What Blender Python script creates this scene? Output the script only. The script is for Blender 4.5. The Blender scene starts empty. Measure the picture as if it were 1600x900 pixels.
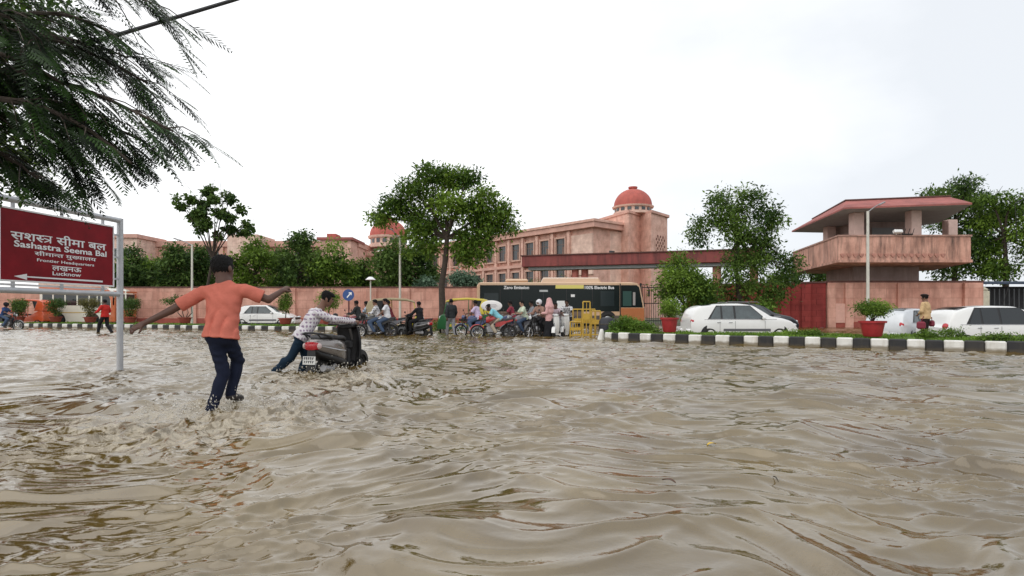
import bpy, math, random
import numpy as np
from mathutils import Vector, Matrix, noise as mnoise
PI = math.pi
R = math.radians
C = bpy.context.scene.collection
SC = bpy.context.scene
rnd = random.Random(7)

# ------------------------------------------------------------------ camera
H = 1.05                       # eye height above the water (water = z 0)
cam = bpy.data.objects.new('camera', bpy.data.cameras.new('camera'))
C.objects.link(cam)
cam.location = (0, 0, H)
cam.rotation_euler = (R(90), 0, 0)
cam.data.sensor_width = 36
cam.data.lens = 20.25
cam.data.shift_y = 0.0225
cam.data.clip_start = 0.05
cam.data.clip_end = 6000
SC.camera = cam

# ------------------------------------------------------------------ light
SC.view_settings.view_transform = 'Standard'
SC.view_settings.look = 'None'
SC.view_settings.gamma = 1
SC.view_settings.exposure = 0.52
SUN_EL, SUN_AZ = 48, 200       # high sun behind thin cloud, behind the viewer's right shoulder
w = bpy.data.worlds.new('World'); SC.world = w; w.use_nodes = True
nt = w.node_tree; nt.nodes.clear()
def N(t, **k):
    n = nt.nodes.new(t)
    for a, b in k.items(): setattr(n, a, b)
    return n
out = N('ShaderNodeOutputWorld'); bg = N('ShaderNodeBackground'); bg.inputs[1].default_value = 0.1
sky = N('ShaderNodeTexSky', sky_type='NISHITA', sun_disc=False)
sky.sun_elevation = R(SUN_EL); sky.sun_rotation = R(SUN_AZ); sky.dust_density = 3
tc = N('ShaderNodeTexCoord'); mp = N('ShaderNodeMapping'); mp.inputs['Scale'].default_value = (1, 1, 1.9)
nz = N('ShaderNodeTexNoise'); nz.inputs['Scale'].default_value = 1.7; nz.inputs['Detail'].default_value = 6; nz.inputs['Roughness'].default_value = .5
sep = N('ShaderNodeSeparateXYZ')
grad = N('ShaderNodeMath', operation='MULTIPLY'); grad.inputs[1].default_value = .62   # the cloud is thinner to the right
ad = N('ShaderNodeMath', operation='SUBTRACT')
rp = N('ShaderNodeValToRGB'); rp.color_ramp.elements[0].position = .25; rp.color_ramp.elements[0].color = (.35, .35, .35, 1)
rp.color_ramp.elements[1].position = .66; rp.color_ramp.elements[1].color = (1, 1, 1, 1)
cl = N('ShaderNodeRGB'); cl.outputs[0].default_value = (9.3, 9.35, 9.4, 1)      # bright overcast
gl = N('ShaderNodeRGB'); gl.outputs[0].default_value = (4.7, 5.05, 5.5, 1)
mix1 = N('ShaderNodeMixRGB'); mix2 = N('ShaderNodeMixRGB'); mix2.inputs[0].default_value = .93
L = nt.links.new
L(tc.outputs['Generated'], mp.inputs[0]); L(mp.outputs[0], nz.inputs['Vector']); L(tc.outputs['Generated'], sep.inputs[0])
L(sep.outputs[0], grad.inputs[0]); L(nz.outputs[0], ad.inputs[0]); L(grad.outputs[0], ad.inputs[1]); L(ad.outputs[0], rp.inputs[0])
L(rp.outputs[0], mix1.inputs[0]); L(gl.outputs[0], mix1.inputs[1]); L(cl.outputs[0], mix1.inputs[2])
L(sky.outputs[0], mix2.inputs[1]); L(mix1.outputs[0], mix2.inputs[2]); L(mix2.outputs[0], bg.inputs[0]); L(bg.outputs[0], out.inputs[0])
sun = bpy.data.objects.new('sun', bpy.data.lights.new('sun', 'SUN')); C.objects.link(sun)
sun.data.energy = 0.5; sun.data.angle = R(95); sun.data.color = (1, .96, .9)
sun.rotation_euler = (R(90 - SUN_EL), 0, R(180 - SUN_AZ) + PI * 0)
# aim explicitly: light travels from the sun's azimuth
az = R(SUN_AZ); sd = Vector((math.sin(az) * math.cos(R(SUN_EL)), math.cos(az) * math.cos(R(SUN_EL)), math.sin(R(SUN_EL))))
sun.rotation_euler = sd.to_track_quat('Z', 'Y').to_euler()

# ------------------------------------------------------------------ materials
def mat(name, col, rough=.7, var=.0, vscale=4, bump=0, bscale=30, metal=0, spec=.5, dirt=None, streak=0, coat=0, sub=None, emit=None):
    m = bpy.data.materials.new(name); m.use_nodes = True
    t = m.node_tree; b = t.nodes['Principled BSDF']
    b.inputs['Base Color'].default_value = (*col, 1); b.inputs['Roughness'].default_value = rough
    b.inputs['Metallic'].default_value = metal; b.inputs['Specular IOR Level'].default_value = spec
    if coat: b.inputs['Coat Weight'].default_value = coat; b.inputs['Coat Roughness'].default_value = .05
    tcn = t.nodes.new('ShaderNodeTexCoord')
    src = None
    if var or dirt:
        n = t.nodes.new('ShaderNodeTexNoise'); n.inputs['Scale'].default_value = vscale; n.inputs['Detail'].default_value = 6; n.inputs['Roughness'].default_value = .62
        t.links.new(tcn.outputs['Object'], n.inputs['Vector'])
        r = t.nodes.new('ShaderNodeValToRGB'); e = r.color_ramp.elements
        e[0].position = .3; e[1].position = .7
        e[0].color = (*[c * (1 - var) for c in col], 1); e[1].color = (*[min(.95, c * (1 + var * .7)) for c in col], 1)
        t.links.new(n.outputs[0], r.inputs[0]); src = r.outputs[0]
    if dirt:                                        # vertical rain streaks and blotches
        mpn = t.nodes.new('ShaderNodeMapping'); mpn.inputs['Scale'].default_value = (2.2, 2.2, .28)
        n2 = t.nodes.new('ShaderNodeTexNoise'); n2.inputs['Scale'].default_value = 1.3; n2.inputs['Detail'].default_value = 8; n2.inputs['Roughness'].default_value = .7
        t.links.new(tcn.outputs['Object'], mpn.inputs[0]); t.links.new(mpn.outputs[0], n2.inputs['Vector'])
        r2 = t.nodes.new('ShaderNodeValToRGB'); r2.color_ramp.elements[0].position = .5 - .02; r2.color_ramp.elements[1].position = .74
        r2.color_ramp.elements[0].color = (0, 0, 0, 1); r2.color_ramp.elements[1].color = (streak, streak, streak, 1)
        mx = t.nodes.new('ShaderNodeMixRGB'); mx.inputs[2].default_value = (*dirt, 1)
        t.links.new(n2.outputs[0], r2.inputs[0]); t.links.new(r2.outputs[0], mx.inputs[0]); t.links.new(src, mx.inputs[1]); src = mx.outputs[0]
    if src: t.links.new(src, b.inputs['Base Color'])
    if bump:
        n3 = t.nodes.new('ShaderNodeTexNoise'); n3.inputs['Scale'].default_value = bscale; n3.inputs['Detail'].default_value = 5
        t.links.new(tcn.outputs['Object'], n3.inputs['Vector'])
        bp = t.nodes.new('ShaderNodeBump'); bp.inputs['Strength'].default_value = bump; bp.inputs['Distance'].default_value = .02
        t.links.new(n3.outputs[0], bp.inputs['Height']); t.links.new(bp.outputs[0], b.inputs['Normal'])
    return m

def slab_mat(name, c1, c2, mortar, sx=1.2, sz=.45, dirt=(.08, .06, .05), streak=.7, rough=.8, ms=.012, sp0=.5, sp1=.78):
    """stone cladding: courses of slabs with joints, rain streaks"""
    m = bpy.data.materials.new(name); m.use_nodes = True
    t = m.node_tree; b = t.nodes['Principled BSDF']; b.inputs['Roughness'].default_value = rough; b.inputs['Specular IOR Level'].default_value = .25
    ln = t.links.new
    tcn = t.nodes.new('ShaderNodeTexCoord'); sp = t.nodes.new('ShaderNodeSeparateXYZ'); ln(tcn.outputs['Object'], sp.inputs[0])
    add = t.nodes.new('ShaderNodeMath'); ln(sp.outputs[0], add.inputs[0]); ln(sp.outputs[1], add.inputs[1])
    cb = t.nodes.new('ShaderNodeCombineXYZ'); ln(add.outputs[0], cb.inputs[0]); ln(sp.outputs[2], cb.inputs[1])
    bk = t.nodes.new('ShaderNodeTexBrick'); bk.inputs['Scale'].default_value = 1; bk.inputs['Brick Width'].default_value = sx; bk.inputs['Row Height'].default_value = sz
    bk.inputs['Mortar Size'].default_value = ms; bk.inputs['Color1'].default_value = (*c1, 1); bk.inputs['Color2'].default_value = (*c2, 1); bk.inputs['Mortar'].default_value = (*mortar, 1)
    bk.offset = .5; ln(cb.outputs[0], bk.inputs['Vector'])
    n = t.nodes.new('ShaderNodeTexNoise'); n.inputs['Scale'].default_value = 1.1; n.inputs['Detail'].default_value = 8; n.inputs['Roughness'].default_value = .65; ln(tcn.outputs['Object'], n.inputs['Vector'])
    r = t.nodes.new('ShaderNodeValToRGB'); r.color_ramp.elements[0].position = .3; r.color_ramp.elements[1].position = .7
    r.color_ramp.elements[0].color = (.66, .6, .58, 1); r.color_ramp.elements[1].color = (1.1, 1.1, 1.1, 1); ln(n.outputs[0], r.inputs[0])
    mu = t.nodes.new('ShaderNodeMixRGB'); mu.blend_type = 'MULTIPLY'; mu.inputs[0].default_value = 1; ln(bk.outputs[0], mu.inputs[1]); ln(r.outputs[0], mu.inputs[2])
    mpn = t.nodes.new('ShaderNodeMapping'); mpn.inputs['Scale'].default_value = (1.6, 1.6, .2)
    n2 = t.nodes.new('ShaderNodeTexNoise'); n2.inputs['Scale'].default_value = 1.4; n2.inputs['Detail'].default_value = 9; n2.inputs['Roughness'].default_value = .72
    ln(tcn.outputs['Object'], mpn.inputs[0]); ln(mpn.outputs[0], n2.inputs['Vector'])
    r2 = t.nodes.new('ShaderNodeValToRGB'); r2.color_ramp.elements[0].position = sp0; r2.color_ramp.elements[1].position = sp1
    r2.color_ramp.elements[0].color = (0, 0, 0, 1); r2.color_ramp.elements[1].color = (streak,) * 3 + (1,)
    ln(n2.outputs[0], r2.inputs[0]); mx = t.nodes.new('ShaderNodeMixRGB'); mx.inputs[2].default_value = (*dirt, 1)
    ln(r2.outputs[0], mx.inputs[0]); ln(mu.outputs[0], mx.inputs[1]); ln(mx.outputs[0], b.inputs['Base Color'])
    bp = t.nodes.new('ShaderNodeBump'); bp.inputs['Strength'].default_value = .3; bp.inputs['Distance'].default_value = .02; ln(bk.outputs['Fac'], bp.inputs['Height']); bp.invert = True
    ln(bp.outputs[0], b.inputs['Normal'])
    return m

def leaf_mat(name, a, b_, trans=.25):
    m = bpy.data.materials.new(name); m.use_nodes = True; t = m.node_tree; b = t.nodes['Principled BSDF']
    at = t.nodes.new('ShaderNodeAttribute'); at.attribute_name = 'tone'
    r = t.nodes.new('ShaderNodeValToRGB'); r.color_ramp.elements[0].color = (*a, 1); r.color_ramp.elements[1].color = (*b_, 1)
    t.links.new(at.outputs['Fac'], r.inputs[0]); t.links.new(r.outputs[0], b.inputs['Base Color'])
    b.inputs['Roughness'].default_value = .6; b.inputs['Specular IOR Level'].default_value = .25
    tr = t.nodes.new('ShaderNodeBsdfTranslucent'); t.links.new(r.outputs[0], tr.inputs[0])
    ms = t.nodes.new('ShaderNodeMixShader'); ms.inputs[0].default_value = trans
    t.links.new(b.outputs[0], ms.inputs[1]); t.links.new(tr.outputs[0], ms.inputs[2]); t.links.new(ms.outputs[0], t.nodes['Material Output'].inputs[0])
    return m

MT = {}
def M_(k, *a, **kw):
    if k not in MT: MT[k] = mat(k, *a, **kw)
    return MT[k]
black = M_('black_plastic', (.012, .012, .013), .45)
rubber = M_('rubber', (.018, .017, .016), .85, bump=.2)
chrome = M_('chrome', (.62, .62, .63), .22, metal=1)
steel = M_('dull_steel', (.3, .3, .31), .45, metal=.8)
glass_d = M_('dark_glass', (.012, .016, .018), .06, spec=.7)
glass_c = M_('car_glass', (.05, .07, .075), .06, spec=.8, var=.5, vscale=2.2)
white_p = M_('white_paint', (.78, .78, .77), .28, coat=.6, var=.03)
black_p = M_('black_car_paint', (.015, .016, .022), .25, coat=.7)
red_lens = M_('red_lens', (.45, .01, .02), .2, coat=.5)
amber = M_('amber_lens', (.7, .25, .03), .2)
lens_w = M_('clear_lens', (.6, .62, .64), .12, coat=.5)
bark = M_('bark', (.055, .04, .03), .9, var=.4, vscale=8, bump=.6, bscale=14)
soil = M_('soil', (.06, .04, .025), .95, var=.3)

# ------------------------------------------------------------------ mesh helper
class MB:
    def __init__(s): s.v = []; s.f = []; s.m = []
    def add(s, vs, fs, mi=0):
        o = len(s.v); s.v += [tuple(v) for v in vs]; s.f += [tuple(i + o for i in f) for f in fs]; s.m += [mi] * len(fs); return s
    def xf(s, M):
        s.v = [tuple(M @ Vector(v)) for v in s.v]; return s
    def join(s, o, M=None, dm=0):
        vs = [tuple(M @ Vector(v)) for v in o.v] if M else o.v
        k = len(s.v); s.v += vs; s.f += [tuple(i + k for i in f) for f in o.f]; s.m += [x + dm for x in o.m]; return s
    def box(s, c, d, rz=0, rx=0, ry=0, mi=0, bev=0):
        M = Matrix.Translation(c) @ Matrix.Rotation(rz, 4, 'Z') @ Matrix.Rotation(ry, 4, 'Y') @ Matrix.Rotation(rx, 4, 'X')
        x, y, z = d[0] / 2, d[1] / 2, d[2] / 2
        if bev <= 0:
            vs = [(a * x, b * y, e * z) for a in (-1, 1) for b in (-1, 1) for e in (-1, 1)]
            fs = [(0, 1, 3, 2), (4, 6, 7, 5), (0, 4, 5, 1), (2, 3, 7, 6), (0, 2, 6, 4), (1, 5, 7, 3)]
        else:
            b_ = min(bev, x * .9, y * .9, z * .9); vs = []; 
            def q(a, b, e): 
                return [(a * x, b * (y - b_), e * (z - b_)), (a * (x - b_), b * y, e * (z - b_)), (a * (x - b_), b * (y - b_), e * z)]
            cs = [(a, b, e) for a in (-1, 1) for b in (-1, 1) for e in (-1, 1)]
            for t in cs: vs += q(*t)
            I = {t: i * 3 for i, t in enumerate(cs)}
            fs = []
            for a in (-1, 1):
                fs.append([I[(a, b, e)] for b, e in ((-1, -1), (1, -1), (1, 1), (-1, 1))][::a])
                fs.append([I[(b, a, e)] + 1 for b, e in ((-1, -1), (1, -1), (1, 1), (-1, 1))][::-a])
                fs.append([I[(b, e, a)] + 2 for b, e in ((-1, -1), (1, -1), (1, 1), (-1, 1))][::a])
            for t in cs:
                k = [I[t], I[t] + 1, I[t] + 2]; fs.append(k if t[0] * t[1] * t[2] > 0 else k[::-1])
            for a in (-1, 1):
                for b in (-1, 1):
                    fs.append([I[(a, b, -1)], I[(a, b, 1)], I[(a, b, 1)] + 1, I[(a, b, -1)] + 1][::-a * b])
                    fs.append([I[(a, -1, b)], I[(a, 1, b)], I[(a, 1, b)] + 2, I[(a, -1, b)] + 2][::a * b])
                    fs.append([I[(-1, a, b)] + 1, I[(1, a, b)] + 1, I[(1, a, b)] + 2, I[(-1, a, b)] + 2][::-a * b])
        return s.add([M @ Vector(v) for v in vs], fs, mi)
    def loft(s, rings, mi=0, cap=True, closed=True):
        n = len(rings[0]); vs = [p for r in rings for p in r]; fs = []
        for i in range(len(rings) - 1):
            for j in range(n if closed else n - 1):
                k = (j + 1) % n; fs.append((i * n + j, i * n + k, (i + 1) * n + k, (i + 1) * n + j))
        if cap: fs.append(tuple(range(n))[::-1]); fs.append(tuple((len(rings) - 1) * n + j for j in range(n)))
        return s.add(vs, fs, mi)
    def tube(s, pts, rad, n=8, mi=0, cap=True, flat=1):
        pts = [Vector(p) for p in pts]
        if not hasattr(rad, '__len__'): rad = [rad] * len(pts)
        rings = []; up = None
        for i, p in enumerate(pts):
            a = pts[max(0, i - 1)]; b = pts[min(len(pts) - 1, i + 1)]; d = (b - a).normalized()
            if up is None: up = Vector((0, 0, 1)) if abs(d.z) < .9 else Vector((0, 1, 0))
            x = d.cross(up); 
            if x.length < 1e-4: x = d.cross(Vector((1, 0, 0)))
            x.normalize(); y = x.cross(d).normalized(); up = y
            rings.append([p + (x * math.cos(2 * PI * j / n) + y * math.sin(2 * PI * j / n) * flat) * rad[i] for j in range(n)])
        return s.loft(rings, mi, cap)
    def lathe(s, prof, n=16, M=None, mi=0):
        """prof = [(r, z)...] around z"""
        rings = [[(r * math.cos(2 * PI * j / n), r * math.sin(2 * PI * j / n), z) for j in range(n)] for r, z in prof]
        if M: rings = [[M @ Vector(p) for p in r] for r in rings]
        return s.loft(rings, mi)
    def torus(s, c, R_, r, axis='X', n=24, k=8, mi=0, sx=1):
        rings = []
        for i in range(n):
            a = 2 * PI * i / n; ring = []
            for j in range(k):
                b = 2 * PI * j / k; q = R_ + r * math.cos(b); z = r * math.sin(b) * sx
                p = (z, q * math.cos(a), q * math.sin(a)) if axis == 'X' else ((q * math.cos(a), z, q * math.sin(a)) if axis == 'Y' else (q * math.cos(a), q * math.sin(a), z))
                ring.append((c[0] + p[0], c[1] + p[1], c[2] + p[2]))
            rings.append(ring)
        vs = [p for r_ in rings for p in r_]; fs = []
        for i in range(n):
            for j in range(k):
                fs.append((i * k + j, i * k + (j + 1) % k, ((i + 1) % n) * k + (j + 1) % k, ((i + 1) % n) * k + j))
        return s.add(vs, fs, mi)
    def ell(s, c, r, n=16, m=10, mi=0, M=None):
        rings = []
        for i in range(m + 1):
            a = PI * i / m; a = min(max(a, .03), PI - .03)
            rings.append([(r[0] * math.sin(a) * math.cos(2 * PI * j / n), r[1] * math.sin(a) * math.sin(2 * PI * j / n), -r[2] * math.cos(a)) for j in range(n)])
        T = Matrix.Translation(c) @ (M or Matrix())
        return s.loft([[T @ Vector(p) for p in q] for q in rings], mi)
    def prism(s, poly, z0, z1, mi=0):
        n = len(poly); vs = [(p[0], p[1], z0) for p in poly] + [(p[0], p[1], z1) for p in poly]
        fs = [tuple(range(n))[::-1], tuple(range(n, 2 * n))] + [(i, (i + 1) % n, n + (i + 1) % n, n + i) for i in range(n)]
        return s.add(vs, fs, mi)
    def side(s, poly, x0, x1, mi=0):
        """extrude a (y,z) profile along x"""
        n = len(poly); vs = [(x0, p[0], p[1]) for p in poly] + [(x1, p[0], p[1]) for p in poly]
        fs = [tuple(range(n)), tuple(range(n, 2 * n))[::-1]] + [(i, n + i, n + (i + 1) % n, (i + 1) % n) for i in range(n)]
        return s.add(vs, fs, mi)
    def build(s, name, mats, parent=None, smooth=False, bevel=0, sub=0, world=False):
        me = bpy.data.meshes.new(name)
        me.from_pydata(s.v, [], s.f)
        for m in (mats if isinstance(mats, (list, tuple)) else [mats]): me.materials.append(m)
        if any(s.m): me.polygons.foreach_set('material_index', s.m)
        import bmesh
        bm = bmesh.new(); bm.from_mesh(me); bmesh.ops.recalc_face_normals(bm, faces=bm.faces); bm.to_mesh(me); bm.free()
        if smooth:
            me.polygons.foreach_set('use_smooth', [True] * len(me.polygons))
        o = bpy.data.objects.new(name, me); C.objects.link(o)
        if parent:
            o.parent = parent
            if world:
                o.location = -parent.location
        if bevel:
            b = o.modifiers.new('b', 'BEVEL'); b.width = bevel; b.segments = 2; b.limit_method = 'ANGLE'; b.angle_limit = R(40)
        if sub:
            q = o.modifiers.new('s', 'SUBSURF'); q.levels = sub; q.render_levels = sub
        if smooth and not sub:
            me.set_sharp_from_angle(angle=R(42)) if hasattr(me, 'set_sharp_from_angle') else None
        return o

def tag(o, label, cat, group=None, kind=None):
    if label: o['label'] = label
    if cat: o['category'] = cat
    if group: o['group'] = group
    if kind: o['kind'] = kind
    return o
def thing(name, label, cat, loc=(0, 0, 0), rz=0, group=None):
    o = bpy.data.objects.new(name, None); C.objects.link(o); o.empty_display_size = .2
    o.location = loc; o.rotation_euler = (0, 0, rz)
    return tag(o, label, cat, group)
def copy_tree(o, parent=None):
    c = o.copy(); C.objects.link(c); c.parent = parent
    for ch in list(o.children): copy_tree(ch, c)
    return c
def X(px, Y): return (px - 800) / 900 * Y
def Z(py, Y): return H + (486 - py) / 900 * Y
def np_mesh(name, V, F, mats, parent=None, tone=None, smooth=False, ncorner=4):
    me = bpy.data.meshes.new(name); V = np.asarray(V, np.float32); F = np.asarray(F, np.int32)
    me.vertices.add(len(V)); me.vertices.foreach_set('co', V.ravel())
    me.loops.add(F.size); me.loops.foreach_set('vertex_index', F.ravel())
    me.polygons.add(len(F)); me.polygons.foreach_set('loop_start', np.arange(0, F.size, F.shape[1], dtype=np.int32))
    me.polygons.foreach_set('loop_total', np.full(len(F), F.shape[1], np.int32))
    if smooth: me.polygons.foreach_set('use_smooth', np.ones(len(F), bool))
    me.update(calc_edges=True)
    if tone is not None:
        a = me.attributes.new('tone', 'FLOAT', 'POINT'); a.data.foreach_set('value', np.asarray(tone, np.float32))
    for m in (mats if isinstance(mats, (list, tuple)) else [mats]): me.materials.append(m)
    o = bpy.data.objects.new(name, me); C.objects.link(o)
    if parent: o.parent = parent
    return o

# ------------------------------------------------------------------ signed-distance bodies -> one skin
class SDF:
    def __init__(s, lo, hi, h):
        s.lo = np.array(lo, float); s.h = h; s.n = np.ceil((np.array(hi) - s.lo) / h).astype(int) + 1
        s.f = np.full(s.n, .3, np.float32)
    def _sl(s, lo, hi):
        a = np.clip(np.floor((lo - s.lo) / s.h).astype(int), 0, s.n); b = np.clip(np.ceil((hi - s.lo) / s.h).astype(int) + 1, 0, s.n)
        if np.any(b <= a): return None, None
        g = np.meshgrid(*[s.lo[i] + s.h * np.arange(a[i], b[i]) for i in range(3)], indexing='ij')
        return tuple(slice(a[i], b[i]) for i in range(3)), np.stack(g, -1).astype(np.float32)
    def _mix(s, sl, d, k, op):
        f = s.f[sl]
        if op == 'cut':
            s.f[sl] = np.maximum(f, -d); return
        hh = np.clip(.5 + .5 * (f - d) / k, 0, 1)
        s.f[sl] = f * (1 - hh) + d * hh - k * hh * (1 - hh)
    def cap(s, a, b, ra, rb=None, k=.02, wide=1, axis=(1, 0, 0), op='add'):
        rb = ra if rb is None else rb; a = np.array(a, np.float32); b = np.array(b, np.float32)
        R_ = max(ra, rb) * wide + k + .02
        sl, P = s._sl(np.minimum(a, b) - R_, np.maximum(a, b) + R_)
        if sl is None: return s
        ab = b - a; L2 = float(ab @ ab) + 1e-9
        t = np.clip(((P - a) @ ab) / L2, 0, 1); q = P - a - t[..., None] * ab
        if wide != 1:
            ax = np.array(axis, np.float32); ax /= np.linalg.norm(ax); c = q @ ax; q = q - ax * (c * (1 - 1 / wide))[..., None]
        s._mix(sl, np.linalg.norm(q, axis=-1) - (ra + (rb - ra) * t), k, op); return s
    def ell(s, c, r, k=.015, op='add', M=None):
        c = np.array(c, np.float32); r = np.array(r, np.float32); R_ = r.max() + k + .02
        sl, P = s._sl(c - R_, c + R_)
        if sl is None: return s
        q = P - c
        if M is not None: q = q @ np.array(M.to_3x3(), np.float32)
        d = (np.linalg.norm(q / r, axis=-1) - 1) * r.min()
        s._mix(sl, d, k, op); return s
    def plane(s, p, n):
        """keep the side the normal points away from"""
        g = np.meshgrid(*[s.lo[i] + s.h * np.arange(s.n[i]) for i in range(3)], indexing='ij')
        n = np.array(n, float); n /= np.linalg.norm(n); s.f = np.maximum(s.f, (sum((g[i] - p[i]) * n[i] for i in range(3))).astype(np.float32)); return s
    def warp(s, fn):
        g = np.meshgrid(*[s.lo[i] + s.h * np.arange(s.n[i]) for i in range(3)], indexing='ij')
        s.f += fn(*g).astype(np.float32); return s
    def mesh(s, name, m, parent=None):
        f = s.f.copy(); f[0] = f[-1] = .3; f[:, 0] = f[:, -1] = .3; f[:, :, 0] = f[:, :, -1] = .3
        ins = f < 0; nx, ny, nz = f.shape
        # surface nets
        acc = np.zeros((nx - 1, ny - 1, nz - 1, 3), np.float32); cnt = np.zeros((nx - 1, ny - 1, nz - 1), np.float32)
        for ax in range(3):
            sl0 = [slice(None)] * 3; sl1 = [slice(None)] * 3; sl0[ax] = slice(0, -1); sl1[ax] = slice(1, None)
            f0 = f[tuple(sl0)]; f1 = f[tuple(sl1)]; cr = (f0 < 0) != (f1 < 0)
            idx = np.argwhere(cr); t = f0[cr] / (f0[cr] - f1[cr])
            pos = idx.astype(np.float32); pos[:, ax] += t
            o = [i for i in range(3) if i != ax]
            for da in (0, 1):
                for db in (0, 1):
                    c = idx.copy(); c[:, o[0]] -= da; c[:, o[1]] -= db
                    np.add.at(acc, (c[:, 0], c[:, 1], c[:, 2]), pos); np.add.at(cnt, (c[:, 0], c[:, 1], c[:, 2]), 1)
        act = cnt > 0; vid = np.full(cnt.shape, -1, np.int64); vid[act] = np.arange(act.sum())
        V = acc[act] / cnt[act][:, None] * s.h + s.lo
        F = []
        for ax in range(3):
            sl0 = [slice(None)] * 3; sl1 = [slice(None)] * 3; sl0[ax] = slice(0, -1); sl1[ax] = slice(1, None)
            i0 = ins[tuple(sl0)]; i1 = ins[tuple(sl1)]; idx = np.argwhere(i0 != i1); flip = i0[i0 != i1]
            o = [(ax + 1) % 3, (ax + 2) % 3]; q = []
            for da, db in ((0, 0), (1, 0), (1, 1), (0, 1)):
                c = idx.copy(); c[:, o[0]] -= da; c[:, o[1]] -= db; q.append(vid[c[:, 0], c[:, 1], c[:, 2]])
            q = np.stack(q, 1); q[~flip] = q[~flip][:, ::-1]; F.append(q)
        F = np.concatenate(F)
        return np_mesh(name, V, F, m, parent, smooth=True)
# ================================================================== GROUND, WATER
def ground_z(x, y):
    a = np.clip((y - 36) / 6, 0, 1); a = a * a * (3 - 2 * a)
    return -.3 + .42 * a
gm = bpy.data.materials.new('ground_mat'); gm.use_nodes = True
t = gm.node_tree; b = t.nodes['Principled BSDF']; b.inputs['Roughness'].default_value = .8
tcn = t.nodes.new('ShaderNodeTexCoord'); n1 = t.nodes.new('ShaderNodeTexNoise'); n1.inputs['Scale'].default_value = .35; n1.inputs['Detail'].default_value = 8
r1 = t.nodes.new('ShaderNodeValToRGB'); e = r1.color_ramp.elements
e[0].position = .42; e[0].color = (.13, .10, .065, 1); e[1].position = .56; e[1].color = (.05, .09, .02, 1)
n2 = t.nodes.new('ShaderNodeTexNoise'); n2.inputs['Scale'].default_value = 9; n2.inputs['Detail'].default_value = 6
mm = t.nodes.new('ShaderNodeMixRGB'); mm.blend_type = 'MULTIPLY'; mm.inputs[0].default_value = .6
t.links.new(tcn.outputs['Object'], n1.inputs[0]); t.links.new(tcn.outputs['Object'], n2.inputs[0])
t.links.new(n1.outputs[0], r1.inputs[0]); t.links.new(r1.outputs[0], mm.inputs[1]); t.links.new(n2.outputs[0], mm.inputs[2]); t.links.new(mm.outputs[0], b.inputs['Base Color'])
ys = np.concatenate([[-60, -20], np.linspace(0, 60, 61), [80, 120, 200, 400, 900, 2000]]); xs = np.concatenate([[-2000, -600, -200, -100], np.linspace(-60, 60, 31), [100, 200, 600, 2000]])
XX, YY = np.meshgrid(xs, ys); V = np.stack([XX, YY, ground_z(XX, YY)], -1).reshape(-1, 3)
nx = len(xs); ii = (np.arange(len(ys) - 1)[:, None] * nx + np.arange(nx - 1)[None]).ravel()
tag(np_mesh('ground', V, np.stack([ii, ii + 1, ii + nx + 1, ii + nx], 1), gm, smooth=True), None, None, kind='structure')

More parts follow.
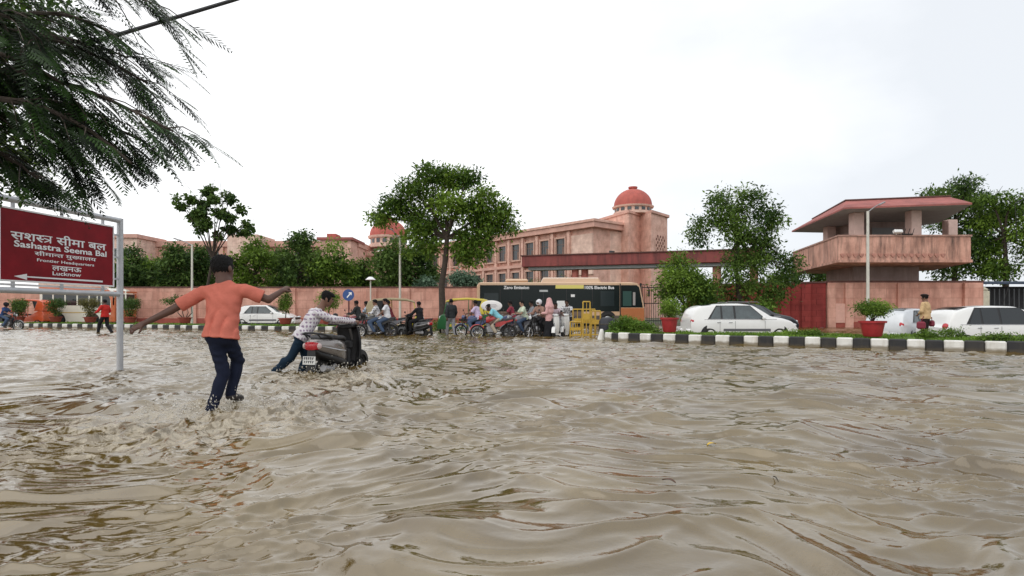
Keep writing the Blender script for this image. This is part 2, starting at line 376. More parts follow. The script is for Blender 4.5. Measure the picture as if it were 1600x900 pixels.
def smooth01(a, b, x):
    t = np.clip((x - a) / (b - a), 0, 1); return t * t * (3 - 2 * t)
MANX, MANY = -3.05, 6.15
SCX, SCY = -3.05, 10.3
def churn(x, y):
    """where the wading people stir the flood: 0..1"""
    d1 = np.exp(-(((x - MANX + .1) / 1.5) ** 2 + ((y - MANY + .4) / 1.35) ** 2))
    d2 = np.exp(-(((x - SCX) / 1.8) ** 2 + ((y - SCY + .9) / 1.3) ** 2))
    d3 = np.exp(-(((x + 3.1) / 2.2) ** 2 + ((y - 4.2) / 1.8) ** 2)) * .45
    d4 = np.exp(-(((x + 2.2) / 1.6) ** 2 + ((y - 8) / 1.6) ** 2)) * .5
    return np.clip(d1 + d2 + d3 + d4, 0, 1)
def water_mesh():
    rg = np.random.default_rng(5)
    ny, nx = 980, 1050
    u = np.linspace(0, 1, ny); Y = 1.6 * (46 / 1.6) ** u
    # a flat apron behind the viewer
    Y = np.concatenate([np.linspace(-14, 1.55, 60), Y]); ny = len(Y)
    v = np.linspace(-1, 1, nx); Wd = 5.0 + 1.28 * np.maximum(Y, 0)
    x = Wd[:, None] * v[None]; y = np.repeat(Y[:, None], nx, 1)
    cell = np.maximum(np.gradient(Y)[:, None] * np.ones((1, nx)), (Wd * 2 / nx)[:, None])
    # low-frequency warp so crests wander
    wx = x + .35 * np.sin(.9 * y + .6 * x + 1) + .22 * np.sin(1.9 * x - 1.3 * y) + .12 * np.sin(3.1 * x + 2.7 * y + 2)
    wy = y + .30 * np.sin(.8 * x - .5 * y) + .2 * np.sin(1.7 * y + 1.1 * x + 4) + .11 * np.sin(3.7 * x - 2.3 * y + 1)
    z = np.zeros_like(x); dx = np.zeros_like(x); dy = np.zeros_like(x)
    ch = churn(x, y)
    left = smooth01(.6, -1.6, x)
    def wave(lam, th, a, ph, wgt, q=.9):
        nonlocal z, dx, dy
        k = 2 * PI / lam; c, s_ = math.cos(th), math.sin(th)
        at = smooth01(2.2, 4.5, lam / cell)
        p = k * (c * wx + s_ * wy) + ph; A = a * at * wgt
        z += A * np.cos(p); dx -= q * A * c * np.sin(p); dy -= q * A * s_ * np.sin(p)
    for i in range(60):                                   # right-hand train: crests running right and slightly nearer
        lam = .13 * (1.5 / .13) ** rg.random(); th = R(78) + rg.normal() * .33
        wave(lam, th, .0036 * lam ** .85, rg.random() * 7, 1 - .75 * left)
    for i in range(40):                                   # left-hand train: crests running up to the right
        lam = .12 * (1.2 / .12) ** rg.random(); th = R(122) + rg.normal() * .5
        wave(lam, th, .0044 * lam ** .85, rg.random() * 7, .25 + .75 * left)
    for i in range(26):                                   # small chop everywhere
        lam = .07 * (.3 / .07) ** rg.random(); th = rg.random() * PI
        wave(lam, th, .0042 * lam, rg.random() * 7, .36 + .6 * left + 2.2 * ch)
    for i in range(46):                                   # churned water
        lam = .09 * (.7 / .09) ** rg.random(); th = rg.random() * 2 * PI
        wave(lam, th, .0095 * lam, rg.random() * 7, ch * .9, .8)
    # narrow wandering crests with flat sheets of water between them
    def crest(lam, th, a, wgt, pw):
        nonlocal z
        k = 2 * PI / lam; c, s_ = math.cos(th), math.sin(th); f1, f2, f3 = rg.random(3) * 7; q1, q2 = .6 + rg.random(2) * .9
        wob = .9 * np.sin(q1 * 2.1 * (s_ * x - c * y) + f1) + .5 * np.sin(q2 * 5.3 * (s_ * x - c * y) + 1.7 * y + f2)
        p = k * (c * wx + s_ * wy) + wob + f3 * 3
        along = np.sin(q2 * 1.3 / lam ** .5 * (s_ * x - c * y) + 1.1 * np.sin(1.9 * y + f1) + f2) + .6 * np.sin(2.9 / lam ** .5 * (s_ * x - c * y) - 2.3 * y + f3)
        md = np.clip(.35 + .75 * along, 0, 1.3)
        pp = p + .35 * np.sin(p)                       # leaning: the near face is the steeper one
        z += a * smooth01(2.0, 4.5, lam / cell) * wgt * md * (((1 + np.cos(pp)) / 2) ** pw - .25)
    for i in range(8): crest(.32 + .13 * i, R(80) + rg.normal() * .16, .0115 + .0030 * i, 1 - .85 * left, 6)
    for i in range(7): crest(.16 + .05 * i, R(78) + rg.normal() * .30, .0046 + .0010 * i, 1 - .6 * left, 4)
    for i in range(7): crest(.26 + .10 * i, R(122) + rg.normal() * .22, .0085 + .0020 * i, .08 + .92 * left, 4)
    for i in range(6): crest(.14 + .05 * i, R(118) + rg.normal() * .4, .0046 + .0009 * i, .1 + .9 * left, 4)
    # rings thrown off the legs, the post and the scooter
    for (cx, cy, a, lam, fall) in ((MANX, MANY, .022, .34, 1.0), (SCX, SCY, .02, .4, 1.3), (-7.0, 10.3, .008, .22, .6), (-4.15, 10.3, .015, .3, .7)):
        r = np.hypot(wx * .4 + x * .6 - cx, wy * .4 + y * .6 - cy); z += a * np.cos(2 * PI * r / lam) * np.exp(-r / fall) * smooth01(2, 4, lam / cell)
    # one standing hump ahead of the boy and the big folds lower down
    for (cx, cy, sx, sy, a, rot) in ((-1.35, 4.75, .35, .13, .07, .2), (.3, 3.4, 1.3, .08, .012, -.12), (2.6, 4.3, 1.7, .10, .018, -.2), (-.6, 3.9, 1.2, .08, .014, .25), (1.6, 3.1, 1.1, .07, .011, -.25), (-4.8, 6.4, .9, .25, .05, .1)):
        c, s_ = math.cos(rot), math.sin(rot); p = (x - cx) * c + (y - cy) * s_; q_ = -(x - cx) * s_ + (y - cy) * c
        z += a * np.exp(-(p / sx) ** 2 - (q_ / sy) ** 2) - a * .55 * np.exp(-(p / sx) ** 2 - ((q_ + 1.7 * sy) / (1.3 * sy)) ** 2)
    fadeb = smooth01(-1, 1.4, y); z *= fadeb
    edge = smooth01(44, 38, y)
    V = np.stack([x + dx * edge, y + dy * edge * smooth01(45.9, 44, y), z * edge], -1).reshape(-1, 3)
    foam = np.clip(ch * 1.0 + .12 * left * smooth01(8, 4, y), 0, 1).ravel()
    ii = (np.arange(ny - 1)[:, None] * nx + np.arange(nx - 1)[None]).ravel()
    F = np.stack([ii, ii + 1, ii + nx + 1, ii + nx], 1)
    m = bpy.data.materials.new('flood_water'); m.use_nodes = True; t = m.node_tree; b = t.nodes['Principled BSDF']; ln = t.links.new
    b.inputs['IOR'].default_value = 2.25; b.inputs['Specular IOR Level'].default_value = .5; b.inputs['Specular Tint'].default_value = (1, .95, .87, 1)
    tcn = t.nodes.new('ShaderNodeTexCoord'); at = t.nodes.new('ShaderNodeAttribute'); at.attribute_name = 'tone'
    nz = t.nodes.new('ShaderNodeTexNoise'); nz.inputs['Scale'].default_value = .8; nz.inputs['Detail'].default_value = 7; nz.inputs['Roughness'].default_value = .6; ln(tcn.outputs['Object'], nz.inputs[0])
    r = t.nodes.new('ShaderNodeValToRGB'); r.color_ramp.elements[0].position = .35; r.color_ramp.elements[1].position = .66
    r.color_ramp.elements[0].color = (.078, .047, .010, 1); r.color_ramp.elements[1].color = (.150, .103, .032, 1); ln(nz.outputs[0], r.inputs[0])
    # foam: a lacy mask inside the churned area
    f1 = t.nodes.new('ShaderNodeTexNoise'); f1.inputs['Scale'].default_value = 9; f1.inputs['Detail'].default_value = 9; f1.inputs['Roughness'].default_value = .7; f1.inputs['Distortion'].default_value = 1.2
    mpf = t.nodes.new('ShaderNodeMapping'); mpf.inputs['Scale'].default_value = (1, .75, 1); ln(tcn.outputs['Object'], mpf.inputs[0]); ln(mpf.outputs[0], f1.inputs[0])
    ad = t.nodes.new('ShaderNodeMath'); ad.operation = 'MULTIPLY_ADD'; ad.inputs[1].default_value = .42; ln(at.outputs['Fac'], ad.inputs[0]); ln(f1.outputs[0], ad.inputs[2])
    fr = t.nodes.new('ShaderNodeValToRGB'); fr.color_ramp.elements[0].position = .86; fr.color_ramp.elements[1].position = 1.12; ln(ad.outputs[0], fr.inputs[0])
    mx = t.nodes.new('ShaderNodeMixRGB'); mx.inputs[2].default_value = (.44, .38, .28, 1); ln(fr.outputs[0], mx.inputs[0]); ln(r.outputs[0], mx.inputs[1]); ln(mx.outputs[0], b.inputs['Base Color'])
    rr = t.nodes.new('ShaderNodeMapRange'); rr.inputs[3].default_value = .055; rr.inputs[4].default_value = .5; ln(fr.outputs[0], rr.inputs[0]); ln(rr.outputs[0], b.inputs['Roughness'])
    # ripples too fine for the mesh; the farther water carries coarser ones
    def nb(sc, st, dist, sy=1.):
        mp_ = t.nodes.new('ShaderNodeMapping'); mp_.inputs['Scale'].default_value = (1, sy, 1); n = t.nodes.new('ShaderNodeTexNoise'); n.inputs['Scale'].default_value = sc; n.inputs['Detail'].default_value = 4; n.inputs['Roughness'].default_value = .55
        ln(tcn.outputs['Object'], mp_.inputs[0]); ln(mp_.outputs[0], n.inputs[0])
        bp = t.nodes.new('ShaderNodeBump'); bp.inputs['Strength'].default_value = st; bp.inputs['Distance'].default_value = dist; ln(n.outputs[0], bp.inputs['Height']); return bp
    b1 = nb(18, .13, .018); b2 = nb(3.2, .9, .034, 1.6)
    sp = t.nodes.new('ShaderNodeSeparateXYZ'); ln(tcn.outputs['Object'], sp.inputs[0]); mr = t.nodes.new('ShaderNodeMapRange'); mr.inputs[1].default_value = 6; mr.inputs[2].default_value = 18; mr.inputs[3].default_value = 0.; mr.inputs[4].default_value = .9
    ln(sp.outputs[1], mr.inputs[0]); ln(mr.outputs[0], b2.inputs['Strength']); ln(b1.outputs[0], b2.inputs['Normal'])
    b3 = nb(26, .5, .03); ln(fr.outputs[0], b3.inputs['Strength']); ln(b2.outputs[0], b3.inputs['Normal']); ln(b3.outputs[0], b.inputs['Normal'])
    o = np_mesh('flood_water', V, F, m, tone=foam, smooth=True); tag(o, None, None, kind='structure')
    # spray thrown up round the legs: beads standing over the churned patch
    rg = np.random.default_rng(3); VV = []; FF = []
    base = [(1, 0, 0), (-1, 0, 0), (0, 1, 0), (0, -1, 0), (0, 0, 1), (0, 0, -1)]; bf = [(0, 2, 4), (2, 1, 4), (1, 3, 4), (3, 0, 4), (2, 0, 5), (1, 2, 5), (3, 1, 5), (0, 3, 5)]
    def drops(cx, cy, sx, sy, hz, n, s):
        for i in range(n):
            p = (cx + rg.normal() * sx, cy + rg.normal() * sy, abs(rg.normal()) * hz); r_ = s * (.4 + rg.random() ** 2); k = len(VV)
            st = np.array([1, 1, 1 + rg.random() * 2.0])
            for q in base: VV.append([p[j] + q[j] * r_ * st[j] for j in range(3)])
            for f in bf: FF.append([k + j for j in f])
    drops(MANX - .15, MANY - .05, .30, .24, .08, 600, .0055); drops(MANX + .1, MANY + .15, .3, .3, .08, 320, .006); drops(SCX + .1, SCY - .45, .5, .2, .08, 420, .0075); drops(SCX - 1.1, SCY, .12, .15, .04, 50, .006)
    dm = mat('spray', (.62, .58, .5), .15, spec=.6)
    o = np_mesh('water_spray', VV, FF, dm, smooth=True); tag(o, 'beads of muddy spray thrown up around the wading legs and the scooter', 'spray', kind='stuff')
water_mesh()

# ================================================================== FOLIAGE HELPERS
def leaf_cloud(name, centers, radii, n, size, m, parent=None, seed=0, shell=.55, tuft=14, tuft_r=.28, aspect=.5, droop=.15, low=-1.0, tone_bias=None):
    """many small folded leaves gathered in tufts through a set of lobes"""
    rg = np.random.default_rng(seed); centers = np.array(centers, float); radii = np.array(radii, float)
    if radii.ndim == 1: radii = np.stack([radii] * 3, 1)
    vol = radii.prod(1) ** .67; vol /= vol.sum(); nt = max(1, n // tuft)
    ci = rg.choice(len(centers), nt, p=vol)
    d = rg.normal(size=(nt, 3)); d /= np.linalg.norm(d, axis=1)[:, None]; d[:, 2] = np.where(d[:, 2] < low, -d[:, 2], d[:, 2])
    rad = shell + (1 - shell) * rg.random(nt)
    tc_ = centers[ci] + d * radii[ci] * rad[:, None]
    tt = np.clip(.42 + (rg.normal(size=len(centers)) * .2)[ci] + rg.normal(size=nt) * .2, 0, 1)
    idx = np.repeat(np.arange(nt), tuft); N_ = len(idx)
    off = rg.normal(size=(N_, 3)) * tuft_r * np.array([1, 1, .7]); P = tc_[idx] + off
    a = rg.normal(size=(N_, 3)); a[:, 2] -= droop * 3; a += .8 * off / tuft_r; a /= np.linalg.norm(a, axis=1)[:, None]
    up = rg.normal(size=(N_, 3)) * .6 + np.array([0, 0, 1]); s = np.cross(a, up); s /= np.linalg.norm(s, axis=1)[:, None]
    nn = np.cross(s, a); L_ = size * (.45 + 1.3 * rg.random(N_) ** 2)[:, None]
    v0 = P; v1 = P + a * L_ * .5 + s * L_ * aspect * .5 - nn * L_ * .06; v2 = P + a * L_ - nn * L_ * .15; v3 = P + a * L_ * .5 - s * L_ * aspect * .5 - nn * L_ * .06
    V = np.stack([v0, v1, v2, v3], 1).reshape(-1, 3); F = np.arange(4 * N_).reshape(-1, 4)
    tone = np.clip(tt[idx] + rg.normal(size=N_) * .1, 0, 1)
    return np_mesh(name, V, F, m, parent, tone=np.repeat(tone, 4))
G_mid = leaf_mat('leaf_mid', (.036, .085, .012), (.24, .37, .05), .32)
G_dark = leaf_mat('leaf_dark', (.028, .066, .016), (.15, .24, .05), .28)
G_fresh = leaf_mat('leaf_fresh', (.06, .13, .012), (.24, .38, .06), .3)
G_blue = leaf_mat('leaf_grey_green', (.07, .13, .08), (.17, .26, .17), .2)
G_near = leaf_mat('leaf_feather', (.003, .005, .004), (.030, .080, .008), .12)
G_dry = leaf_mat('leaf_dry', (.10, .09, .03), (.20, .19, .06), .2)
def branches(mb, root, tips, r0, rg, k=.35):
    for c in tips:
        a = Vector(root); b = Vector(c); m_ = a.lerp(b, .5) + Vector((rg.uniform(-.2, .2), rg.uniform(-.2, .2), (b - a).length * .10))
        mb.tube([a, m_, b], [r0 * k * 1.1, r0 * k * .7, r0 * k * .25], 6)
        for j in range(3):
            e = b + Vector((rg.uniform(-1, 1), rg.uniform(-1, 1), rg.uniform(-.2, 1))) * (b - a).length * .32
            s_ = m_.lerp(b, rg.uniform(.2, .9)); mb.tube([s_, s_.lerp(e, .5) + Vector((0, 0, .05)), e], [r0 * k * .4, r0 * k * .25, r0 * k * .1], 5)
def tree(label, loc, trunk, lobes, n, size, m, r0=.2, seed=1, group=None, name='tree', tuft_r=.3, shell=.5, aspect=.5, fork=None, tuft=14, low=-1.0, bk=None):
    """trunk = polyline (local), lobes = [(x,y,z, rx,ry,rz)] (local)"""
    rg = random.Random(seed); T = thing(name, label, 'tree', loc, 0, group)
    mb = MB(); k = len(trunk)
    mb.tube(trunk, [r0 * (1.35 if i == 0 else 1 - .5 * i / (k - 1)) for i in range(k)], 10)
    top = trunk[-1]; pick = lobes if len(lobes) < 12 else rg.sample(lobes, 12)
    branches(mb, trunk[fork] if fork is not None else top, [(l[0], l[1], l[2]) for l in pick], r0, rg, .42)
    mb.build('trunk', bk or bark, T, smooth=True)
    leaf_cloud('crown', [l[:3] for l in lobes], [l[3:] for l in lobes], n, size, m, T, seed, tuft_r=tuft_r, shell=shell, aspect=aspect, tuft=tuft, low=low)
    return T
def rand_lobes(rg, n, cx, cy, cz, sx, sy, sz, r0, r1, flat=.8):
    L_ = []
    for i in range(n):
        a = rg.uniform(0, 2 * PI); e = rg.uniform(-.9, 1); q = math.sqrt(max(0, 1 - e * e)) * rg.uniform(.55, 1); r = rg.uniform(r0, r1)
        L_.append((cx + math.cos(a) * q * sx, cy + math.sin(a) * q * sy, cz + e * sz * rg.uniform(.7, 1), r, r, r * flat))
    return L_

# ================================================================== MEDIANS: kerb, soil, grass
kw_ = mat('kerb_white', (.74, .73, .69), .75, var=.14, vscale=3, dirt=(.28, .22, .14), streak=.55, bump=.25)
kb_ = mat('kerb_black', (.018, .018, .02), .6, var=.3, vscale=5, dirt=(.09, .075, .05), streak=.35, bump=.25)
grass_ground = mat('grass_ground', (.07, .12, .022), .95, var=.45, vscale=1.5, bump=.6, bscale=12)
def tide(m, z, col=(.16, .12, .06), amt=.8):
    t = m.node_tree; b = t.nodes['Principled BSDF']; ln = t.links.new; src = b.inputs['Base Color'].links[0].from_socket
    tcn = t.nodes.new('ShaderNodeTexCoord'); sp = t.nodes.new('ShaderNodeSeparateXYZ'); nz = t.nodes.new('ShaderNodeTexNoise'); nz.inputs['Scale'].default_value = 5; nz.inputs['Detail'].default_value = 6
    ln(tcn.outputs['Object'], sp.inputs[0]); ln(tcn.outputs['Object'], nz.inputs[0])
    ma = t.nodes.new('ShaderNodeMath'); ma.operation = 'MULTIPLY_ADD'; ma.inputs[1].default_value = -.12; ln(nz.outputs[0], ma.inputs[0]); ln(sp.outputs[2], ma.inputs[2])
    mr = t.nodes.new('ShaderNodeMapRange'); mr.inputs[1].default_value = z - .06 + .03; mr.inputs[2].default_value = z - .06 - .03; mr.inputs[3].default_value = 0; mr.inputs[4].default_value = amt; ln(ma.outputs[0], mr.inputs[0])
    mx = t.nodes.new('ShaderNodeMixRGB'); mx.inputs[2].default_value = (*col, 1); ln(mr.outputs[0], mx.inputs[0]); ln(src, mx.inputs[1]); ln(mx.outputs[0], b.inputs['Base Color'])
tide(kw_, .09); tide(kb_, .08, (.06, .045, .025), .7)
def kerb(pts, blk, h, wdt, label, z0=-.3, first=0, back=None):
    """pts front polyline; painted blocks, slightly uneven, butted with 6 mm joints"""
    rg = random.Random(3); mb = MB(); P = [Vector((p[0], p[1], 0)) for p in pts]
    seg = [(P[i], P[i + 1]) for i in range(len(P) - 1)]; L_ = [(b - a).length for a, b in seg]; tot = sum(L_)
    def at(s):
        for (a, b), l in zip(seg, L_):
            if s <= l: return a.lerp(b, s / l), (b - a).normalized()
            s -= l
        return seg[-1][1], (seg[-1][1] - seg[-1][0]).normalized()
    s = 0; i = first
    while s + blk * .5 < tot:
        l = blk * rg.uniform(.96, 1.04); p, d = at(s + l / 2); ang = math.atan2(d.y, d.x)
        nrm = Vector((-d.y, d.x, 0)); q = p + nrm * (wdt / 2 + rg.uniform(-.012, .012)); hh = h + rg.uniform(-.012, .012)
        mb.box((q.x, q.y, (hh + z0) / 2), (l - .008, wdt, hh - z0), rz=ang + rg.uniform(-.012, .012), mi=i % 2, bev=.03); s += l; i += 1
    return tag(mb.build('kerb', [kw_, kb_], None, smooth=False), label, 'kerb', kind='structure')
def median(name, front, back, h, seed, nb, label, hump=.02):
    """raised bed between the kerb line and a back line, with grass on it"""
    rg = np.random.default_rng(seed); nu, nv = 60, 10
    def line(P, u):
        P = np.array(P, float); d = np.r_[0, np.cumsum(np.linalg.norm(np.diff(P, axis=0), axis=1))]; d /= d[-1]
        return np.stack([np.interp(u, d, P[:, 0]), np.interp(u, d, P[:, 1])], -1)
    u = np.linspace(0, 1, nu); A = line(front, u); B = line(back, u)
    V = []; 
    for j in range(nv):
        v = j / (nv - 1); p = A * (1 - v) + B * v; z = h - .03 + hump * math.sin(PI * min(1, v * 1.0)) * .9 + .03 * np.sin(u * 37 + v * 9) * (0 < v < 1) - (.55 if v == 1 else 0)
        V.append(np.c_[p, z])
    V = np.concatenate(V); ii = (np.arange(nv - 1)[:, None] * nu + np.arange(nu - 1)[None]).ravel()
    o = np_mesh(name, V, np.stack([ii, ii + 1, ii + nu + 1, ii + nu], 1), grass_ground, smooth=True); tag(o, None, None, kind='structure')
    uu = rg.random(nb); vv = rg.random(nb) * .86 + .02; a = line(front, uu); b = line(back, uu); p = a * (1 - vv)[:, None] + b * vv[:, None]
    z = h - .05 + hump * np.sin(PI * vv) * .9 + .03 * np.sin(uu * 37 + vv * 9)
    clump = .55 + .9 * (np.sin(p[:, 0] * 1.9) * np.sin(p[:, 1] * 2.3 + p[:, 0]) > .1)
    hh = (.025 + .06 * rg.random(nb)) * clump; ang = rg.random(nb) * PI; w_ = .012 + .012 * rg.random(nb); lean = rg.normal(size=(nb, 2)) * .05
    base = np.c_[p, z]; s = np.c_[np.cos(ang) * w_, np.sin(ang) * w_, np.zeros(nb)]
    top = base + np.c_[lean, hh]; V = np.stack([base - s, base + s, top + s * .3, top - s * .3], 1).reshape(-1, 3)
    tone = np.repeat(np.clip(.5 + .3 * rg.normal(size=nb), 0, 1), 4)
    o = np_mesh('grass', V, np.arange(4 * nb).reshape(-1, 4), G_fresh, tone=tone); tag(o, label, 'grass', kind='stuff')
RF = [(3.35, 20.9), (3.75, 20.1), (4.6, 19.35), (12.7, 14.3), (17.2, 11.6)]
kerb(RF, .415, .285, .22, 'black and white painted kerb stones along the right hand grass island', first=0)
RB = [(3.7, 21.3), (5.0, 22.0), (9, 21.0), (14, 18.4), (21, 14.2)]
median('median_bed', [(p[0] + .05, p[1] + .1) for p in RF], RB, .25, 1, 42000, 'short bright grass on the right hand island behind the striped kerb')
LF = [(-44, 41.5), (-33.6, 37.6), (-22, 33.6), (-12.9, 30.4), (-7.4, 28.6)]
kerb(LF, .44, .26, .25, 'black and white painted kerb stones along the left hand grass island', first=1)
median('median_bed', [(p[0] + .05, p[1] + .12) for p in LF], [(-46, 44), (-33, 40.5), (-20, 36.5), (-12, 33), (-7.2, 29.2)], .26, 2, 26000, 'short grass on the far left island behind the striped kerb')

# ================================================================== BOUNDARY WALLS
pink = slab_mat('pink_sandstone', (.68, .36, .28), (.76, .44, .35), (.50, .26, .20), 1.35, .62, dirt=(.26, .12, .09), streak=.6, sp0=.46, sp1=.74)
pink2 = slab_mat('pink_cladding', (.56, .29, .21), (.62, .335, .245), (.36, .19, .14), 1.1, .5, dirt=(.16, .10, .08), streak=.55)
pinkd = mat('brown_coping', (.13, .06, .05), .85, var=.35, vscale=3)
redw = slab_mat('dark_red_wall', (.27, .045, .042), (.30, .052, .046), (.21, .035, .032), 1.0, .36, dirt=(.10, .02, .02), streak=.6)
plinth = mat('red_plinth', (.36, .09, .065), .85, var=.3, vscale=2)
T = thing('boundary_wall', 'long pink sandstone wall with pilasters behind the big tree and the bus', 'wall', (-15, 43, 0))
mb = MB(); mb.box((-15.0, 43.2, 1.40), (28, .3, 2.76), mi=0); mb.build('wall', pink, T, world=True)
mb = MB(); mb.box((-15.0, 43.2, 2.83), (28.2, .42, .09)); mb.build('coping', pinkd, T, world=True)
mb = MB(); mb.box((-15.0, 43.03, .26), (28, .06, .5)); mb.build('plinth', plinth, T, world=True)
for px in (300, 345, 455, 580, 632, 745):
    mb = MB(); mb.box((X(px, 42.9), 42.98, 1.38), (.62 if px not in (632, 580) else .8, .26, 2.7), bev=.02); mb.build('pilaster', pink, T, world=True)
T = thing('boundary_wall', 'long pink sandstone wall running out behind the white bus at far left', 'wall', (-38, 43.6, 0))
mb = MB(); mb.box((-40, 43.8, 1.3), (21.6, .3, 2.4)); mb.build('wall', pink, T, world=True)
mb = MB(); mb.box((-40, 43.8, 2.56), (21.6, .4, .1)); mb.build('coping', pinkd, T, world=True)
# right: dark red panel wall, then pink wall
T = thing('boundary_wall', 'dark red painted wall between the leafy trees and the watchtower', 'wall', (14, 37.5, 0))
A = Vector((X(1075, 40), 40, 0)); B = Vector((X(1293, 36), 36.05, 0)); d = (B - A); ang = math.atan2(d.y, d.x); mid = (A + B) / 2
mb = MB(); mb.box((mid.x, mid.y + .15, 1.4), (d.length, .3, 2.8), rz=ang); mb.build('wall', redw, T, world=True)
mb = MB(); mb.box((mid.x, mid.y + .15, 2.86), (d.length + .1, .42, .1), rz=ang); mb.build('coping', pinkd, T, world=True)
for k in (.1, .3, .5, .72, .86):
    p = A.lerp(B, k); mb = MB(); mb.box((p.x, p.y - .08, 1.38), (.5, .22, 2.72), rz=ang); mb.build('pilaster', redw, T, world=True)
T = thing('boundary_wall', 'pink clad wall with broad pilasters in front of the watchtower', 'wall', (24, 36, 0))
x0, x1 = X(1293.5, 36), X(1536, 36)
mb = MB(); mb.box(((x0 + x1) / 2, 36.15, 1.42), (x1 - x0, .3, 2.84)); mb.build('wall', pink, T, world=True)
mb = MB(); mb.box(((x0 + x1) / 2 + .02, 36.15, 2.90), (x1 - x0 + .02, .42, .1)); mb.build('coping', pinkd, T, world=True)
mb = MB(); mb.box(((x0 + x1) / 2, 35.97, .2), (x1 - x0 - .01, .06, .36)); mb.build('plinth', plinth, T, world=True)
for px, ww in ((1300, .45), (1327, .5), (1415, 1.0), (1520, 1.15)):
    mb = MB(); mb.box((X(px, 35.9) , 35.93, 1.40), (ww, .16 if px != 1520 else .3, 2.78), bev=.015); mb.build('pilaster', pink, T, world=True)
mb = MB(); mb.box((X(1319, 35.9), 35.95, .92), (1.2, .1, 1.2)); mb.build('access_panel', mat('pale_pink_panel', (.72, .42, .34), .8, var=.1), T, world=True)

# ================================================================== WATCHTOWER
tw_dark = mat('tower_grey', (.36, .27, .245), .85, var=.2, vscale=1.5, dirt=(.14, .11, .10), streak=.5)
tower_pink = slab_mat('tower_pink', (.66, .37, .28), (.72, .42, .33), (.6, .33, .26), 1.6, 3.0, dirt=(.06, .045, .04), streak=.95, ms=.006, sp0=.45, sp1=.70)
roof_red = mat('roof_red_plaster', (.36, .115, .10), .8, var=.3, vscale=1.2, dirt=(.17, .07, .06), streak=.6)
soffit = mat('soffit_grey', (.34, .37, .38), .85, var=.15)
T = thing('watchtower', 'pink and grey guard watchtower with slanted red roof edge above the wall', 'watchtower', (24, 38, 0))
BP = [(X(1310, 34), 34.0), (X(1517, 34) , 34.0), (29.6, 40.5), (28.2, 44.6), (X(1240, 43.8), 43.9)]     # balcony outline
zb0, zb1 = 3.92, 5.55
def ring_wall(mb, P, z0, z1, th, mi=0):
    c = Vector((sum(p[0] for p in P) / len(P), sum(p[1] for p in P) / len(P), 0)); n = len(P)
    Q = []
    for i in range(n):
        a = Vector((*P[i - 1], 0)); b = Vector((*P[i], 0)); e = Vector((*P[(i + 1) % n], 0)); d1 = (b - a).normalized(); d2 = (e - b).normalized()
        n1 = Vector((-d1.y, d1.x, 0)); n2 = Vector((-d2.y, d2.x, 0)); bis = (n1 + n2).normalized(); k = th / max(.3, bis.dot(n1)); Q.append(b + bis * k)
    for i in range(n):
        j = (i + 1) % n; mb.prism([P[i], P[j], (Q[j].x, Q[j].y), (Q[i].x, Q[i].y)], z0, z1, mi)
    return [(q.x, q.y) for q in Q]
mb = MB(); inner = ring_wall(mb, BP, zb0 + .16, zb1 - .1, .18); mb.build('parapet', tower_pink, T, world=True)
mb = MB(); mb.prism([(p[0], p[1]) for p in inner], zb0 + .12, zb0 + .3); mb.build('balcony_floor', soffit, T, world=True)
def grow(P, g):
    cx = sum(p[0] for p in P) / len(P); cy = sum(p[1] for p in P) / len(P); r = []
    for p in P:
        v = Vector((p[0] - cx, p[1] - cy)); r.append((cx + v.x * (1 + g / v.length), cy + v.y * (1 + g / v.length)))
    return r
mb = MB(); mb.prism(grow(BP, .10), zb0, zb0 + .159); mb.build('lower_band', tower_pink, T, world=True)
mb = MB(); mb.prism(grow(BP, .08), zb1 - .099, zb1); 
mb.build('parapet_coping', mat('stained_coping', (.42, .25, .20), .85, var=.4, vscale=3), T, world=True)
# carved drip row low on the front face
mb = MB()
for i in range(17):
    x = BP[0][0] + .25 + i * .37; mb.prism([(x - .13, 33.955), (x + .13, 33.955), (x + .13, 33.999), (x - .13, 33.999)], zb0 + .42, zb0 + .52)
    mb.add([(x - .13, 33.955, zb0 + .42), (x + .13, 33.955, zb0 + .42), (x, 33.955, zb0 + .28), (x - .13, 33.999, zb0 + .42), (x + .13, 33.999, zb0 + .42), (x, 33.999, zb0 + .28)], [(0, 1, 2), (5, 4, 3), (0, 2, 5, 3), (1, 4, 5, 2)])
mb.build('carved_drip_row', mat('carved_pink', (.46, .22, .17), .85, var=.3, vscale=6), T, world=True)
# shaft below and guard room above
SH = [(X(1333, 37.2), 37.2), (X(1436, 37.2), 37.2), (26.6, 42.5), (X(1291, 41.5), 41.5)]
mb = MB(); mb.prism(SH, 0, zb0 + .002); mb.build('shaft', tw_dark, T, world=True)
RP = [(X(1316, 34.5), 34.3), (X(1519, 32.8), 32.8), (29.4, 39.6), (27.9, 45.2), (X(1237, 44.3), 44.3)]
zr0, zr1 = 7.12, 7.85
RT = [(X(1322, 36.2), 36.2), (X(1481, 35.0) , 34.9), (27.6, 39.4), (26.8, 43.4), (X(1259, 43.8) + .35, 43.4)]
n = 5; mb = MB(); v = [(p[0], p[1], zr0) for p in RP] + [(p[0], p[1], zr0 + .10) for p in RP] + [(p[0], p[1], zr1 + .12) for p in RT]
f = [tuple(range(5))[::-1]]; mb.add(v, f, 1)
mb.add(v, [(i, (i + 1) % n, n + (i + 1) % n, n + i) for i in range(n)] + [(n + i, n + (i + 1) % n, 2 * n + (i + 1) % n, 2 * n + i) for i in range(n)] + [tuple(range(10, 15))], 0)
mb.build('roof', [roof_red, soffit], T, world=True)
mb = MB(); mb.prism(grow(RT, .12), zr1 + .122, zr1 + .2); mb.build('roof_rim', pinkd, T, world=True)
GR = [(X(1350, 39) , 39.2), (X(1424, 39), 39.2), (26.2, 42.3), (23.4, 42.3)]
mb = MB(); mb.prism(GR, zb0 + .3, zr0 - .002); mb.build('guard_room', tw_dark, T, world=True)
